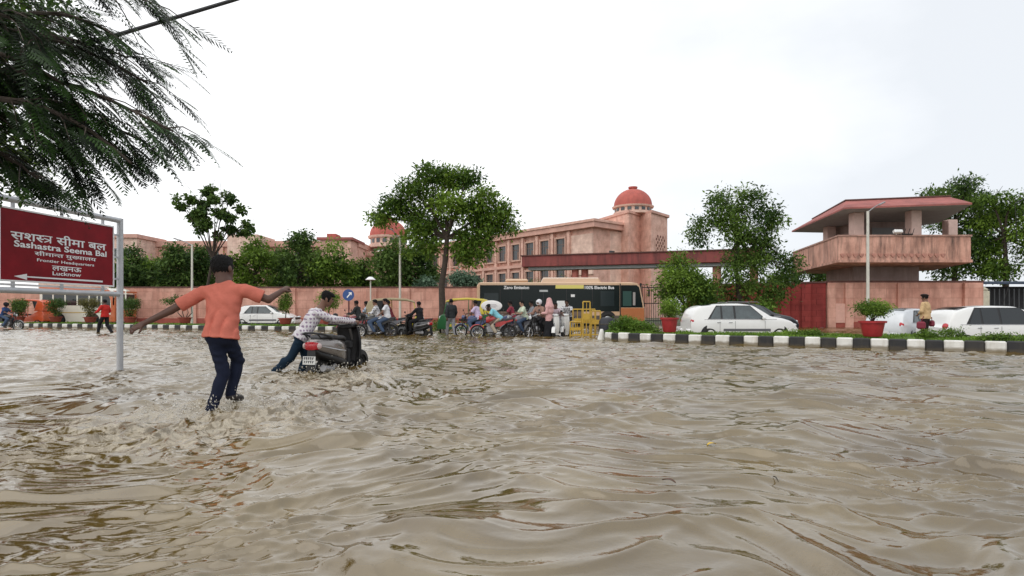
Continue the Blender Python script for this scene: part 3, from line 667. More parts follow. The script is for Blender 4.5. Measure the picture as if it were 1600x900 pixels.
mb = MB(); mb.box((X(1380, 39.1), 39.13, 6.25), (1.5, .08, .9)); f_ = mb.build('window', M_('window_frame_grey', (.22, .22, .22), .6), T, world=True)
for (px, Y_) in ((1338, 35.6), (1427, 34.9), (1296, 41.5), (1484, 38.5)):
    mb = MB(); mb.box((X(px, Y_), Y_, (zb0 + .3 + zr0) / 2), (.62, .62, zr0 - zb0 - .304), bev=.03); mb.build('column', mat('column_pink', (.58, .42, .37), .8, var=.12), T, world=True)
mb = MB(); mb.box((X(1402, 33.8), 33.75, zb1 + .16), (.5, .22, .2), rx=-.4, bev=.03); mb.tube([(X(1402, 33.8), 33.9, zb1), (X(1402, 33.8), 33.8, zb1 + .14)], .03)
tag(mb.build('floodlight', white_p), 'white floodlight clamped on the watchtower parapet', 'floodlight')
mb = MB(); mb.tube([(X(1412, 33.8) + .2 * i, 33.9, zb1 + .02) for i in range(4)], .04); 
for i in range(4): mb.tube([(X(1408, 33.8) + .25 * i, 33.93, zb1), (X(1408, 33.8) + .25 * i + .06, 33.86, zb1 + .35)], .018, 5)
mb.build('cable_bracket', black, T, world=True)

# ================================================================== MAIN BUILDING with tower and dome
bpink = slab_mat('building_pink', (.74, .46, .37), (.78, .51, .42), (.66, .40, .32), 1.6, .8, dirt=(.40, .24, .19), streak=.35)
bpale = slab_mat('building_pale', (.78, .56, .47), (.80, .60, .50), (.70, .48, .40), 2.2, 1.0, dirt=(.45, .29, .23), streak=.35)
bband = mat('building_band', (.62, .36, .29), .8, var=.2, vscale=.8)
win = mat('window_dark', (.05, .055, .06), .12, spec=.6)
shut = mat('window_wood', (.22, .13, .10), .7, var=.3)
dome_red = mat('dome_red', (.46, .11, .085), .75, var=.22, vscale=.8, dirt=(.24, .07, .06), streak=.6)
T = thing('office_building', 'long pink stone office block with rows of dark windows and a red domed tower', 'building', (0, 90, 0))
W0 = Vector((10.7, 75.7, 0)); WD = Vector((-25.7, 30, 0)).normalized(); WN = Vector((-WD.y, WD.x, 0)); 
if WN.y > 0: WN = -WN
WLEN = 40
def wbox(mb, s, dep, z, ls, ld, lz, mi=0):     # s along wall from corner, dep outward
    c = W0 + WD * s + WN * dep; mb.box((c.x, c.y, z), (ls, ld, lz), rz=math.atan2(WD.y, WD.x), mi=mi)
back = W0 - WN * 12
mb = MB(); P = [W0, W0 + WD * WLEN, W0 + WD * WLEN - WN * 12, W0 - WN * 12]
mb.prism([(p.x, p.y) for p in P], 0, 12.0); mb.build('wall', bpink, T, world=True)
mb = MB(); wbox(mb, WLEN / 2 - .25, -5.7, 12.35, WLEN + 1.3, 13.2, .7); mb.build('roof_fascia', bband, T, world=True)
mb = MB(); wbox(mb, WLEN / 2 - .25, -5.7, 12.86, WLEN + 1.7, 13.6, .32); mb.build('parapet', bpink, T, world=True)
mb = MB(); wbox(mb, 2.0, .12, 8.6, 4.0, .24, 5.4); mb.build('corner_panel', bpale, T, world=True)
wfr = mat('window_surround', (.60, .37, .29), .8, var=.12)
for row, (zc, hh) in enumerate(((9.9, 2.3), (5.6, 2.5), (1.9, 2.2))):
    for i in range(11):
        s_ = 5.7 + i * 3.15
        mb = MB(); wbox(mb, s_, .10, zc, 1.75, .18, hh); fo = mb.build('window', win, T, world=True)
        mb = MB(); c = W0 + WD * s_ + WN * .2
        for k in (-1, 1): wbox(mb, s_ + k * .98, .24, zc, .2, .48, hh + .5)
        wbox(mb, s_, .24, zc + hh / 2 + .12, 1.74, .47, .24); wbox(mb, s_, .24, zc - hh / 2 - .12, 1.74, .47, .22)
        fr = mb.build('frame', wfr, fo); fr.location = -T.location - fo.location
        mb = MB(); wbox(mb, s_ + (.3 if i % 3 else -.35), .21, zc - .1, .06, .04, hh); wbox(mb, s_, .21, zc + .35, 1.7, .04, .06); wbox(mb, s_ - .5, .208, zc - .5, .6, .03, hh * .45, 0)
        q = mb.build('mullion', shut, fo); q.location = -T.location - fo.location
mb = MB()
for i in range(12): wbox(mb, 4.12 + i * 3.15, .26, 6.6, .5, .52, 10.6)
mb.build('buttress', bpink, T, world=True)
mb = MB(); wbox(mb, 22.5, .3, 7.72, 36, .56, .42); mb.build('string_course', bband, T, world=True)
# domed tower behind the corner
TP = [(12.07, 86.2), (15.6, 77.1), (17.8, 80.0), (18.6, 77.1), (21.9, 81.2), (21, 92), (10, 92)]
mb = MB(); mb.prism([(9.0, 79.5), (11.6, 77.0), (15.3, 79.0), (15.3, 86), (9, 86)], 0, 11.9); mb.build('link_block', bpale, T, world=True)
mb = MB(); mb.prism(TP, 0, 14.2); mb.build('tower', bpink, T, world=True)
mb = MB(); mb.prism(grow(TP, .3), 14.203, 14.55); mb.build('tower_cornice', bband, T, world=True)
def dome(T, cx, cy, z, r, drum):
    M_d = Matrix.Translation((cx, cy, z))
    mb = MB(); mb.lathe([(r * 1.02, 0), (r * 1.02, drum * .28), (r * .94, drum * .3), (r * .94, drum * .8), (r * 1.06, drum * .82), (r * 1.1, drum)], 32, M_d); mb.build('drum', bpale, T, world=True, smooth=True)
    for i in range(16):
        mb = MB(); a = 2 * PI * i / 16; mb.box((cx + math.cos(a) * r * .945, cy + math.sin(a) * r * .945, z + drum * .55), (.1, r * .2, drum * .36), rz=a); mb.build('drum_opening', win, T, world=True)
    mb = MB(); pr = [(r * 1.06, drum)] + [(r * math.cos(a), drum + .1 + r * .92 * math.sin(a)) for a in [i * PI / 2 / 12 for i in range(11)]] + [(r * .17, drum + r * .95), (r * .24, drum + r * 1.0), (r * .24, drum + r * 1.07), (.02, drum + r * 1.1)]
    mb.lathe(pr, 36, M_d); mb.build('dome', dome_red, T, world=True, smooth=True)
dome(T, 17.0, 81.0, 14.5, 2.65, 1.15)
# pierced stone screen on the tower's right-hand face
p0 = Vector((18.6, 77.1, 0)); p1 = Vector((21.9, 81.2, 0)); dd = (p1 - p0).normalized(); nn = Vector((dd.y, -dd.x, 0)); aa = math.atan2(dd.y, dd.x)
mb = MB()
c0 = p0 + dd * 2.9 + nn * .05
for i in range(7):
    for j in range(9):
        if (i + j) % 2: 
            q = c0 + dd * ((i - 3) * .42); mb.box((q.x, q.y, 9.6 + (j - 4) * .42), (.40, .06, .10), rz=aa, ry=.7); mb.box((q.x, q.y, 9.6 + (j - 4) * .42), (.40, .062, .10), rz=aa, ry=-.7)
mb.build('stone_screen', mat('screen_brown', (.24, .12, .09), .8, var=.2), T, world=True)
q = W0 + WN * 0; mb = MB(); mb.box((13.5, 78.0, 8.4), (.9, .12, 1.6), rz=.5); mb.build('window', win, T, world=True)

# far left wing of the same complex
T = thing('office_building', 'distant pink office block with red roof edges beyond the left treeline', 'building', (-50, 112, 0))
def fb(name, m, x0, x1, y, dep, z0, z1):
    mb = MB(); mb.box(((x0 + x1) / 2, y + dep / 2, (z0 + z1) / 2), (x1 - x0, dep, z1 - z0)); return mb.build(name, m, T, world=True)
YB = 112
fb('wall', bpink, X(60, YB), X(560, YB), YB, 14, 0, Z(386, YB)); fb('parapet', bband, X(55, YB), X(562, YB), YB - .6, 15.2, Z(386, YB) + .01, Z(377, YB))
fb('stair_block', bpale, X(60, YB - 6), X(214, YB - 6), YB - 6, 8, 0, Z(372, YB - 6)); fb('stair_roof', bband, X(56, YB - 6), X(217, YB - 6), YB - 6.5, 9, Z(372, YB - 6) + .01, Z(366, YB - 6))
fb('block', bpale, X(355, YB - 5), X(402, YB - 5), YB - 5, 8, 0, Z(366, YB - 5))
fb('block', bpink, X(500, YB - 5), X(548, YB - 5), YB - 5, 8, 0, Z(375, YB - 5)); fb('block_roof', roof_red, X(496, YB - 5), X(552, YB - 5), YB - 5.5, 9, Z(375, YB - 5) + .01, Z(371, YB - 5)); fb('turret', dome_red, X(508, YB - 5), X(522, YB - 5), YB - 4, 3, Z(371, YB - 5) + .012, Z(364, YB - 5))
for i in range(13):
    x = X(120 + i * 34, YB); fb('window', win, x, x + 2.2, YB - .06, .1, Z(415, YB), Z(394, YB)); fb('column', wfr, x + 2.6, x + 3.3, YB - .5, .5, 0, Z(387, YB))
for i in range(3):
    x = X(196 + i * 0 - 40 + i * 18, YB - 6); fb('window', win, x, x + 1.5, YB - 6.06, .1, Z(402, YB - 6), Z(388, YB - 6))
T = thing('office_building', 'distant pink block with large pale red dome left of the big tree', 'building', (-20, 118, 0))
YB = 118
fb('wall', bpink, X(556, YB), X(640, YB), YB, 12, 0, Z(400, YB)); fb('parapet', bband, X(554, YB), X(642, YB), YB - .5, 13, Z(400, YB) + .01, Z(393, YB))
dome(T, X(607, 122), 122, Z(388, 122), 3.9, 2.4)

# ================================================================== ENTRANCE GATE BEAM
gred = mat('gate_red', (.24, .055, .048), .65, var=.35, vscale=.8, dirt=(.07, .02, .02), streak=.85)
T = thing('entrance_gate', 'long dark red lettered beam on twin columns over the compound entrance', 'gateway', (8, 46, 0))
G0 = Vector((X(820, 48.5), 48.5, 0)); G1 = Vector((X(1195, 43), 43, 0)); gd = G1 - G0; ga = math.atan2(gd.y, gd.x); gm_ = (G0 + G1) / 2; gn = Vector((gd.y, -gd.x, 0)).normalized()
z0, z1 = Z(417, 48.5), Z(400.5, 48.5)
mb = MB(); mb.box((gm_.x, gm_.y + .9, (z0 + z1) / 2), (gd.length, 1.8, z1 - z0), rz=ga, bev=.03); bo = mb.build('beam', gred, T, world=True)
mb = MB(); mb.box((gm_.x, gm_.y + .9, z1 + .05), (gd.length + .2, 2.0, .09), rz=ga); mb.build('beam_cap', pinkd, T, world=True)
mb = MB(); mb.box((gm_.x + .1, gm_.y + 1.0, z0 - .13), (gd.length - .8, 1.3, .25), rz=ga); mb.build('beam_soffit', soffit, T, world=True)
for px in (899, 914):
    mb = MB(); mb.lathe([(.30, -.2), (.30, z0 - .25)], 20, Matrix.Translation((X(px, 48.2), 48.3, 0))); mb.build('column', mat('column_red', (.50, .16, .13), .7, var=.3, vscale=1.5), T, world=True, smooth=True)
for px in (1120, 1178):
    mb = MB(); mb.lathe([(.32, -.2), (.32, z0 - .25)], 20, Matrix.Translation((X(px, 45), 45, 0))); mb.build('column', mat('column_pinkish', (.55, .25, .19), .7, var=.3, vscale=1.5), T, world=True, smooth=True)

def glyph_text(parent, rows, mats, ext=.004, name='lettering'):
    """rows: (text, x centre, y centre, height of the row, width, bold). Local XY = text plane, Z out. '\\u094d' after a letter makes a half form."""
    verts = []; faces = []
    def gl(ch, off):
        cu = bpy.data.curves.new('g', 'FONT'); cu.body = ch; cu.size = 1; cu.offset = off; cu.resolution_u = 3
        o = bpy.data.objects.new('g', cu); me = bpy.data.meshes.new_from_object(o); bpy.data.objects.remove(o); bpy.data.curves.remove(cu); return me
    adv = {}
    def width(s):
        me = gl(s, 0); xs = [v.co.x for v in me.vertices]; bpy.data.meshes.remove(me); return max(xs) if xs else 0
    for (txt, cx, cy, hgt, wid, off) in rows:
        V_ = []; F_ = []; x = 0; i = 0; k = 0
        if any(ord(c) > 0x900 for c in txt):
            toks = txt.split('|')
            for tk in toks:
                if tk == ' ': x += .28; continue
                half = tk.endswith('~'); tk2 = tk.rstrip('~')
                if tk2 == 'TRA':      # the ligature tra: headline, stem and two slanted strokes
                    def bar(p, q, w_):
                        d = (Vector(q) - Vector(p)).normalized(); n_ = Vector((-d.y, d.x)) * w_ / 2; o_ = len(V_); P_, Q_ = Vector(p), Vector(q)
                        for c in (P_ + n_, P_ - n_, Q_ - n_, Q_ + n_): V_.append((x + c.x, c.y, .0005 * (k % 2)))
                        F_.append((o_, o_ + 1, o_ + 2, o_ + 3))
                    bar((-.03, .62), (.56, .62), .075); k += 1; bar((.44, 0), (.44, .6), .085); k += 1; bar((.05, .40), (.42, .28), .085); k += 1; bar((.08, .04), (.42, .27), .085); x += .54; k += 1; continue
                me = gl(tk2, off); vs = [v.co.copy() for v in me.vertices]
                if not vs: x += .3; continue
                xm = min(v.x for v in vs); xM = max(v.x for v in vs); cut = xm + (xM - xm) * .66
                o_ = len(V_)
                for v in vs: V_.append((x + (min(v.x, cut) if half else v.x), v.y, .0005 * (k % 2)))
                for p in me.polygons:
                    if half and all(vs[j].x >= cut - 1e-4 for j in p.vertices): continue
                    F_.append(tuple(o_ + j for j in p.vertices))
                x += (cut if half else xM) - .035 - (0.02 if half else 0); k += 1; bpy.data.meshes.remove(me)
        else:
            me = gl(txt, off); V_ = [tuple(v.co) for v in me.vertices]; F_ = [tuple(p.vertices) for p in me.polygons]; bpy.data.meshes.remove(me)
        a = np.array(V_); lo = a.min(0); hi = a.max(0); sx = wid / (hi[0] - lo[0]); sy = hgt / (hi[1] - lo[1]); o_ = len(verts)
        for v in a: verts.append(((v[0] - (lo[0] + hi[0]) / 2) * sx + cx, (v[1] - (lo[1] + hi[1]) / 2) * sy + cy, v[2] + ext))
        faces += [tuple(j + o_ for j in f) for f in F_]
    mb = MB(); mb.v = verts; mb.f = faces; mb.m = [0] * len(faces)
    return mb, name, mats
def place_text(spec, parent, M, world=True):
    mb, name, mats = spec; mb.xf(M); return mb.build(name, mats, parent, world=world)
letd = mat('faded_letters', (.07, .012, .012), .7)
Mg = Matrix.Translation((gm_.x, gm_.y, (z0 + z1) / 2)) @ Matrix.Rotation(ga, 4, 'Z') @ Matrix.Rotation(R(90), 4, 'X')
place_text(glyph_text(T, [('स|श|स~|TRA| |सी|मा| |ब|ल', 1.2, 0, .5, 4.6, .01), ('SASHASTRA SEEMA BAL', 6.3, 0, .42, 4.9, .012)], letd), T, Matrix.Translation((gn.x * .02, gn.y * .02 , 0)) @ Mg)
# grille gate at the bus's nose and a dark gate yard at far right
T = thing('grille_gate', 'dark vertical bar gate standing open between the bus and the potted bush', 'gate', (9.5, 41.5, 0))
mb = MB()
for i in range(13): mb.tube([(X(1004, 41.5) + i * .16, 41.5, 0.1), (X(1004, 41.5) + i * .16, 41.5, 2.9)], .018, 6)
mb.build('bars', black, T, world=True)
mb = MB()
for z in (.35, 1.6, 2.75): mb.box((X(1004, 41.5) + .96, 41.5, z), (2.0, .05, .06))
mb.build('rails', black, T, world=True)
mb = MB(); mb.box((X(1001, 41.5), 41.5, 1.5), (.12, .12, 3.1)); mb.box((X(1045, 41.5), 41.5, 1.5), (.12, .12, 3.1)); mb.build('frame', black, T, world=True)
T = thing('gate_shed', 'dark blue roofed gate shed with slatted sides beside the pink wall end', 'shed', (30.5, 38, 0))
dk = mat('shed_dark', (.03, .032, .038), .7, var=.3)
mb = MB(); mb.box((33.4, 39, 1.35), (7.0, .2, 2.7)); mb.build('wall', dk, T, world=True)
mb = MB(); mb.box((33.5, 38.4, 2.94), (7.8, 2.4, .12), rx=.08); mb.build('roof', mat('blue_sheet_roof', (.03, .05, .09), .5, var=.3), T, world=True)
for i in range(22):
    if i % 1 == 0:
        mb = MB(); mb.box((30.2 + i * .32, 37.6, 1.25), (.07, .05, 2.5)); mb.build('slat', mat('slat_grey', (.06, .065, .07), .6) if 'slat_grey' not in bpy.data.materials else bpy.data.materials['slat_grey'], T, world=True)
mb = MB(); mb.box((30.55, 37.3, 1.2), (.5, .4, 2.3), bev=.04); mb.lathe([(.2, 2.3), (.24, 2.4), (.05, 2.55)], 10, Matrix.Translation((30.55, 37.3, .05)))
tag(mb.build('gate_pillar', mat('cream_pillar', (.62, .58, .45), .8, var=.25, vscale=3)), 'stained cream gate pillar beside the dark blue roofed shed', 'pillar')
# ================================================================== TREES
rg = random.Random(11)
# the big tree beside the bus
tl = [(-3.3, 0, 6.35, .8, .8, .55), (-2.6, .2, 7.1, 1.1, 1.0, .75), (-1.6, -.2, 7.9, 1.2, 1.1, .75), (-.5, 0, 8.75, 1.3, 1.1, .8), (.55, .3, 8.55, 1.2, 1.1, .8), (1.5, 0, 8.6, .95, .9, .7), (2.3, -.2, 7.5, 1.1, 1, .8),
      (3.1, 0, 6.6, 1.05, 1, .75), (3.7, .1, 5.8, .75, .8, .55), (2.5, .3, 5.9, 1.1, 1, .8), (1.6, 0, 6.6, 1.2, 1.1, .9), (.6, -.6, 7.0, 1.1, 1, .8), (-.6, .2, 7.3, 1.2, 1.1, .8), (-1.6, .3, 6.6, 1.0, .9, .7),
      (-1.5, 0, 5.4, .95, .9, .6), (-.7, .3, 4.9, .8, .8, .7), (-.9, .1, 5.9, .8, .8, .6), (1.4, 0, 5.2, 1.0, .9, .7), (1.5, .2, 4.2, .9, .8, .7), (2.2, 0, 4.8, .9, .8, .7), (1.0, -.1, 4.6, .6, .6, .5), (-1.9, .4, 4.5, .55, .5, .5), (0, .4, 6.3, .7, .7, .5)]
tree('tall spreading roadside tree with slender dark trunk in front of the pink wall', (X(690, 32), 32, -.1), [(0, 0, 0), (.05, 0, 1.2), (.0, 0, 2.6), (.22, 0, 4.0), (.30, 0, 5.2), (.3, 0, 6.2)], [(l[0], l[1], l[2], l[3] * .80, l[4] * .9, l[5] * .76) for l in tl], 30000, .18, G_mid, .21, 5, tuft_r=.2, fork=4, shell=.5, tuft=26)
# bracket of dead growth on the trunk
# slim tree with rounded tufts of large leaves
sl = []
for (px, py, r) in ((333, 293, .33), (322, 300, .4), (345, 300, .25), (300, 312, .5), (285, 322, .42), (318, 318, .5), (340, 315, .5), (360, 312, .42), (375, 325, .42), (295, 338, .45), (320, 335, .55), (345, 333, .5), (365, 342, .5), (382, 350, .42), (308, 350, .4), (330, 352, .6), (352, 356, .55), (370, 362, .4), (388, 360, .3), (340, 368, .4), (318, 362, .35), (283, 312, .3)):
    sl.append((X(px, 46) - X(330, 46), rg.uniform(-.8, .8), Z(py, 46), r * .72, r * .72, r * .55))
tree('slim open tree with rounded leaf tufts standing above the left treeline', (X(330, 46), 46, 0), [(-.6, 0, 0), (-.3, 0, 3), (.1, 0, 5.2), (.25, 0, 6.1)], sl, 7000, .24, G_dark, .13, 8, tuft_r=.12, fork=2, aspect=.7)
# treeline behind the wall: each its own crown
bgd = [  # px centre, Y, top py, half-width px, material, label
 (205, 50, 385, 30, G_dark, 'dark bushy tree behind the wall just right of the signpost'),
 (232, 53, 402, 34, G_mid, 'low leafy tree behind the wall between signpost and lamp'),
 (268, 51, 380, 36, G_dark, 'rounded dark tree behind the wall left of the left lamp post'),
 (315, 54, 384, 34, G_dark, 'dark tree behind the base of the slim tufted tree'),
 (398, 50, 372, 42, G_mid, 'bright rounded tree behind the wall right of the boy\'s head'),
 (440, 55, 388, 34, G_dark, 'dim tree filling the gap between two rounded crowns'),
 (470, 51, 361, 40, G_dark, 'tallest dark tree of the line behind the wall, left of the small turret'),
 (520, 52, 372, 44, G_mid, 'broad tree behind the wall below the small red turret'),
 (568, 54, 402, 32, G_mid, 'low pale tree behind the wall below the large distant dome'),
 (618, 49, 368, 36, G_dark, 'dark tree behind the wall at the second lamp post'),
 (655, 50, 378, 30, G_dark, 'dark round tree behind the wall left of the big trunk'),
]
for i, (px, Y_, tp, hw, m, lab) in enumerate(bgd):
    top = Z(tp, Y_); wd = hw / 900 * Y_; r = random.Random(30 + i)
    lb = rand_lobes(r, 15, 0, 0, top * .60, wd * .78, wd * .7, top * .33, wd * .30, wd * .48, .75)
    lb += [(wd * .1, 0, top - wd * .25, wd * .38, wd * .38, wd * .25), (0, 0, top * .55, wd * .7, wd * .6, top * .3)]
    tree(lab, (X(px, Y_), Y_, 0), [(0, 0, 0), (.1, 0, top * .3), (0, 0, top * .55)], lb, 9000, .26, m, .2, 40 + i, 'trees standing behind the boundary wall', tuft_r=.26)
for i, (px, Y_, tp, hw, lab) in enumerate(((722, 47, 420, 30, 'grey green bush behind the wall right of the big trunk'), (662, 47, 428, 16, 'small grey green bush behind the wall left of the big trunk'))):
    T = thing('bush', lab, 'bush', (X(px, Y_), Y_, 0)); top = Z(tp, Y_); wd = hw / 900 * Y_
    mb = MB(); mb.tube([(0, 0, 0), (0, 0, top * .8)], .05); mb.build('stem', bark, T)
    lb = rand_lobes(random.Random(i), 9, 0, 0, top * .7, wd * .7, .8, top * .22, wd * .3, wd * .45)
    leaf_cloud('foliage', [l[:3] for l in lb], [l[3:] for l in lb], 4200, .2, G_blue, T, i + 70, tuft_r=.2)
# trees by the gate and the dark red wall
G_dkm = leaf_mat('leaf_dark_mid', (.030, .072, .014), (.19, .30, .05), .3)
def gate_tree(label, Y_, px, tp, lobes_px, n, size, m, seed, r0, trunkpx):
    lb = [(X(a, Y_) - X(px, Y_), random.Random(seed + i).uniform(-.7, .7), Z(b_, Y_), r * .82, r * .9, r * .68) for i, (a, b_, r) in enumerate(lobes_px)]
    tr = [(X(a, Y_) - X(px, Y_), 0, Z(b_, Y_)) for a, b_ in trunkpx]
    tree(label, (X(px, Y_), Y_, 0), tr, lb, n, size, m, r0, seed, fork=len(tr) - 2, tuft_r=.24)
gate_tree('tall dark tree with airy top beside the dark red wall', 32, 1160, 295, [(1125, 308, .55), (1118, 325, .7), (1100, 350, .7), (1090, 362, .5), (1130, 345, .9), (1160, 330, .9), (1175, 312, .65), (1160, 303, .5), (1190, 340, .9), (1205, 350, .6), (1150, 365, .9), (1180, 372, .9), (1208, 376, .5), (1095, 376, .4), (1200, 400, .8), (1230, 410, .7), (1222, 432, .7), (1180, 410, .9), (1150, 400, .8), (1140, 425, .8), (1170, 445, .9), (1205, 450, .8), (1215, 465, .6), (1130, 455, .7), (1155, 470, .7), (1190, 475, .6)], 27000, .15, G_dkm, 81, .16, [(1158, 520), (1156, 470), (1150, 420), (1153, 370), (1150, 340)])
gate_tree('leafy small tree in front of the gate, left of the tall dark tree', 31, 1065, 395, [(1063, 402, .4), (1058, 418, .65), (1050, 436, .8), (1075, 425, .7), (1085, 440, .7), (1045, 455, .7), (1070, 455, .9), (1098, 450, .7), (1095, 470, .7), (1065, 478, .6), (1105, 462, .5), (1115, 475, .5)], 13500, .15, G_mid, 83, .08, [(1072, 520), (1070, 490), (1066, 460), (1064, 430)])
T = thing('bush', 'bright yellow green sprig in front of the dark red wall', 'bush', (X(1195, 30.5), 30.5, 0))
mb = MB(); mb.tube([(0, 0, -.1), (0, 0, 1.1)], .03); mb.build('stem', bark, T); leaf_cloud('foliage', [(0, 0, 1.25), (.35, 0, 1.1), (-.35, 0, 1.2)], [(.4, .3, .3)] * 3, 900, .14, G_fresh, T, 5, tuft_r=.15)
# trees beyond the watchtower
for i, (px, Y_, lbp, m, lab) in enumerate(((1490, 52, [(1470, 300, 1.0), (1492, 292, 1.1), (1515, 298, 1.0), (1455, 308, .8), (1500, 320, 1.5), (1535, 310, 1.1), (1480, 340, 1.6), (1520, 345, 1.6), (1500, 380, 1.8), (1460, 400, 1.8), (1490, 420, 1.6), (1530, 415, 1.6), (1540, 380, 1.6), (1545, 340, 1.3)], G_dark, 'tall dark tree rising directly behind the watchtower'),
                                       (1570, 49, [(1548, 312, .9), (1570, 318, 1.1), (1590, 330, 1.2), (1610, 335, 1.4), (1560, 345, 1.3), (1590, 365, 1.6), (1560, 385, 1.5), (1600, 400, 1.7), (1565, 420, 1.5), (1635, 370, 1.6), (1630, 420, 1.6)], G_mid, 'broad green tree at the right edge beyond the gate shed'),
                                       (1265, 50, [(1262, 425, .8), (1240, 430, .9), (1280, 432, .7), (1225, 436, .8), (1300, 428, .9)], G_mid, 'low leafy tree showing under the watchtower balcony'))):
    lb = [(X(a, Y_) - X(px, Y_), random.Random(i * 50 + k).uniform(-1.5, 1.5), Z(b_, Y_), r * .9, r, r * .7) for k, (a, b_, r) in enumerate(lbp)]
    top = max(l[2] for l in lb)
    tree(lab, (X(px, Y_), Y_, 0), [(0, 0, 0), (.1, 0, top * .4), (0, 0, top * .7)], lb, (20000, 16000, 3500)[i], .25, m, .25, 90 + i, tuft_r=.3)
T = thing('bush', 'dark bushes behind the twin gate columns above the bus', 'bush', (X(865, 52), 52, 0))
mb = MB(); mb.tube([(0, 0, 0), (0, 0, 3)], .08); mb.build('stem', bark, T); leaf_cloud('foliage', [(-1.5, 0, 2.9), (0, 0, 3.1), (1.4, 0, 3.0), (2.6, 0, 2.6)], [(1.1, .8, .9)] * 4, 5000, .2, G_dark, T, 6)
T = thing('bush', 'leafy weeds growing round the foot of the big tree', 'bush', (X(694, 31), 31, -.1))
leaf_cloud('foliage', [(-.4, -.2, .3), (.3, -.2, .35), (.7, 0, .25), (-.1, -.4, .5)], [(.35, .3, .3)] * 4, 1500, .11, G_mid, T, 16, tuft_r=.12)
mb = MB(); mb.tube([(0, -.2, 0), (0, -.2, .5)], .02); mb.build('stem', bark, T)
T = thing('bush', 'bright clipped bush at the nose of the right island beside the yellow barricades', 'bush', (X(978, 21.2), 21.2, .1))
lb = [(-.2, 0, .42, .32, .3, .28), (.2, 0, .46, .34, .3, .28), (.6, .1, .36, .32, .3, .24), (1.0, .1, .28, .30, .3, .18), (-.42, 0, .28, .2, .2, .24), (0, 0, .62, .2, .2, .15)]
leaf_cloud('foliage', [l[:3] for l in lb], [l[3:] for l in lb], 6500, .07, G_fresh, T, 17, tuft_r=.07)
mb = MB(); mb.tube([(0, 0, -.1), (0, 0, .4)], .02); mb.build('stem', bark, T)
for k, (px, Y_, w_, h_, lab) in enumerate(((1465, 16.6, .75, .30, 'low mound of dark ground cover on the island in front of the policeman'), (1565, 15.2, .6, .14, 'flat patch of creeping plants at the right end of the island'), (1250, 18.6, .5, .12, 'thin creeping plants on the island left of the tower planter'))):
    T = thing('ground_cover', lab, 'plant', (X(px, Y_), Y_, .28))
    lb = [(random.Random(k * 9 + j).uniform(-w_, w_), random.Random(k * 7 + j).uniform(-.2, .2), .03, .25, .22, h_ * random.Random(k + j).uniform(.5, 1)) for j in range(9)]
    leaf_cloud('foliage', [l[:3] for l in lb], [l[3:] for l in lb], 3000, .05, G_mid, T, 27 + k, tuft_r=.06, low=0); 
    mb = MB(); mb.tube([(0, 0, -.1), (0, 0, .1)], .02); mb.build('stem', bark, T)

# ------------------------------------------------------------------ potted plants
potred = mat('pot_red', (.40, .025, .03), .55, var=.25, vscale=6, dirt=(.16, .05, .04), streak=.5)
potclay = mat('pot_clay', (.30, .06, .04), .7, var=.3, vscale=6)
def pot(T, r, h, m, sq=False):
    mb = MB(); mb.lathe([(r * .66, 0), (r * .74, h * .1), (r * .94, h * .86), (r * 1.08, h * .87), (r * 1.1, h), (r * .96, h), (r * .92, h * .9), (.01, h * .9)], 20); mb.build('pot', m, T, smooth=True)
T = thing('potted_shrub', 'spreading shrub in a round red pot on the island below the watchtower', 'potted shrub', (X(1363, 17), 17.0, .30), 0, 'potted shrubs on the right island'); pot(T, .34, .46, potred)
mb = MB(); r = random.Random(2)
for i in range(9): a = r.uniform(0, 6.3); mb.tube([(0, 0, .4), (math.cos(a) * .1, math.sin(a) * .1, .58), (math.cos(a) * r.uniform(.2, .4), math.sin(a) * .25, .78)], [.014, .01, .006], 5)
mb.build('stem', bark, T); lb = [(-.34, 0, .80, .2, .2, .14), (-.12, 0, .88, .26, .24, .19), (.14, 0, .90, .26, .24, .19), (.36, 0, .82, .2, .2, .14), (0, -.1, .74, .3, .2, .14), (-.2, -.1, .72, .2, .2, .12), (.2, 0, .74, .24, .2, .12)]
leaf_cloud('foliage', [l[:3] for l in lb], [l[3:] for l in lb], 5200, .055, G_mid, T, 3, tuft_r=.07)
T = thing('potted_shrub', 'rounded shrub in a square-sided red pot beside the left tree of the gate', 'potted shrub', (X(1046, 20.4), 20.4, .30), 0, 'potted shrubs on the right island'); pot(T, .3, .52, potred)
mb = MB(); mb.tube([(0, 0, .4), (0, 0, .8)], .03); mb.build('stem', bark, T)
leaf_cloud('foliage', [(-.12, 0, .86), (.15, 0, .88), (0, 0, .98), (.05, 0, .74)], [(.26, .24, .2)] * 4, 3600, .06, G_mid, T, 4, tuft_r=.07)
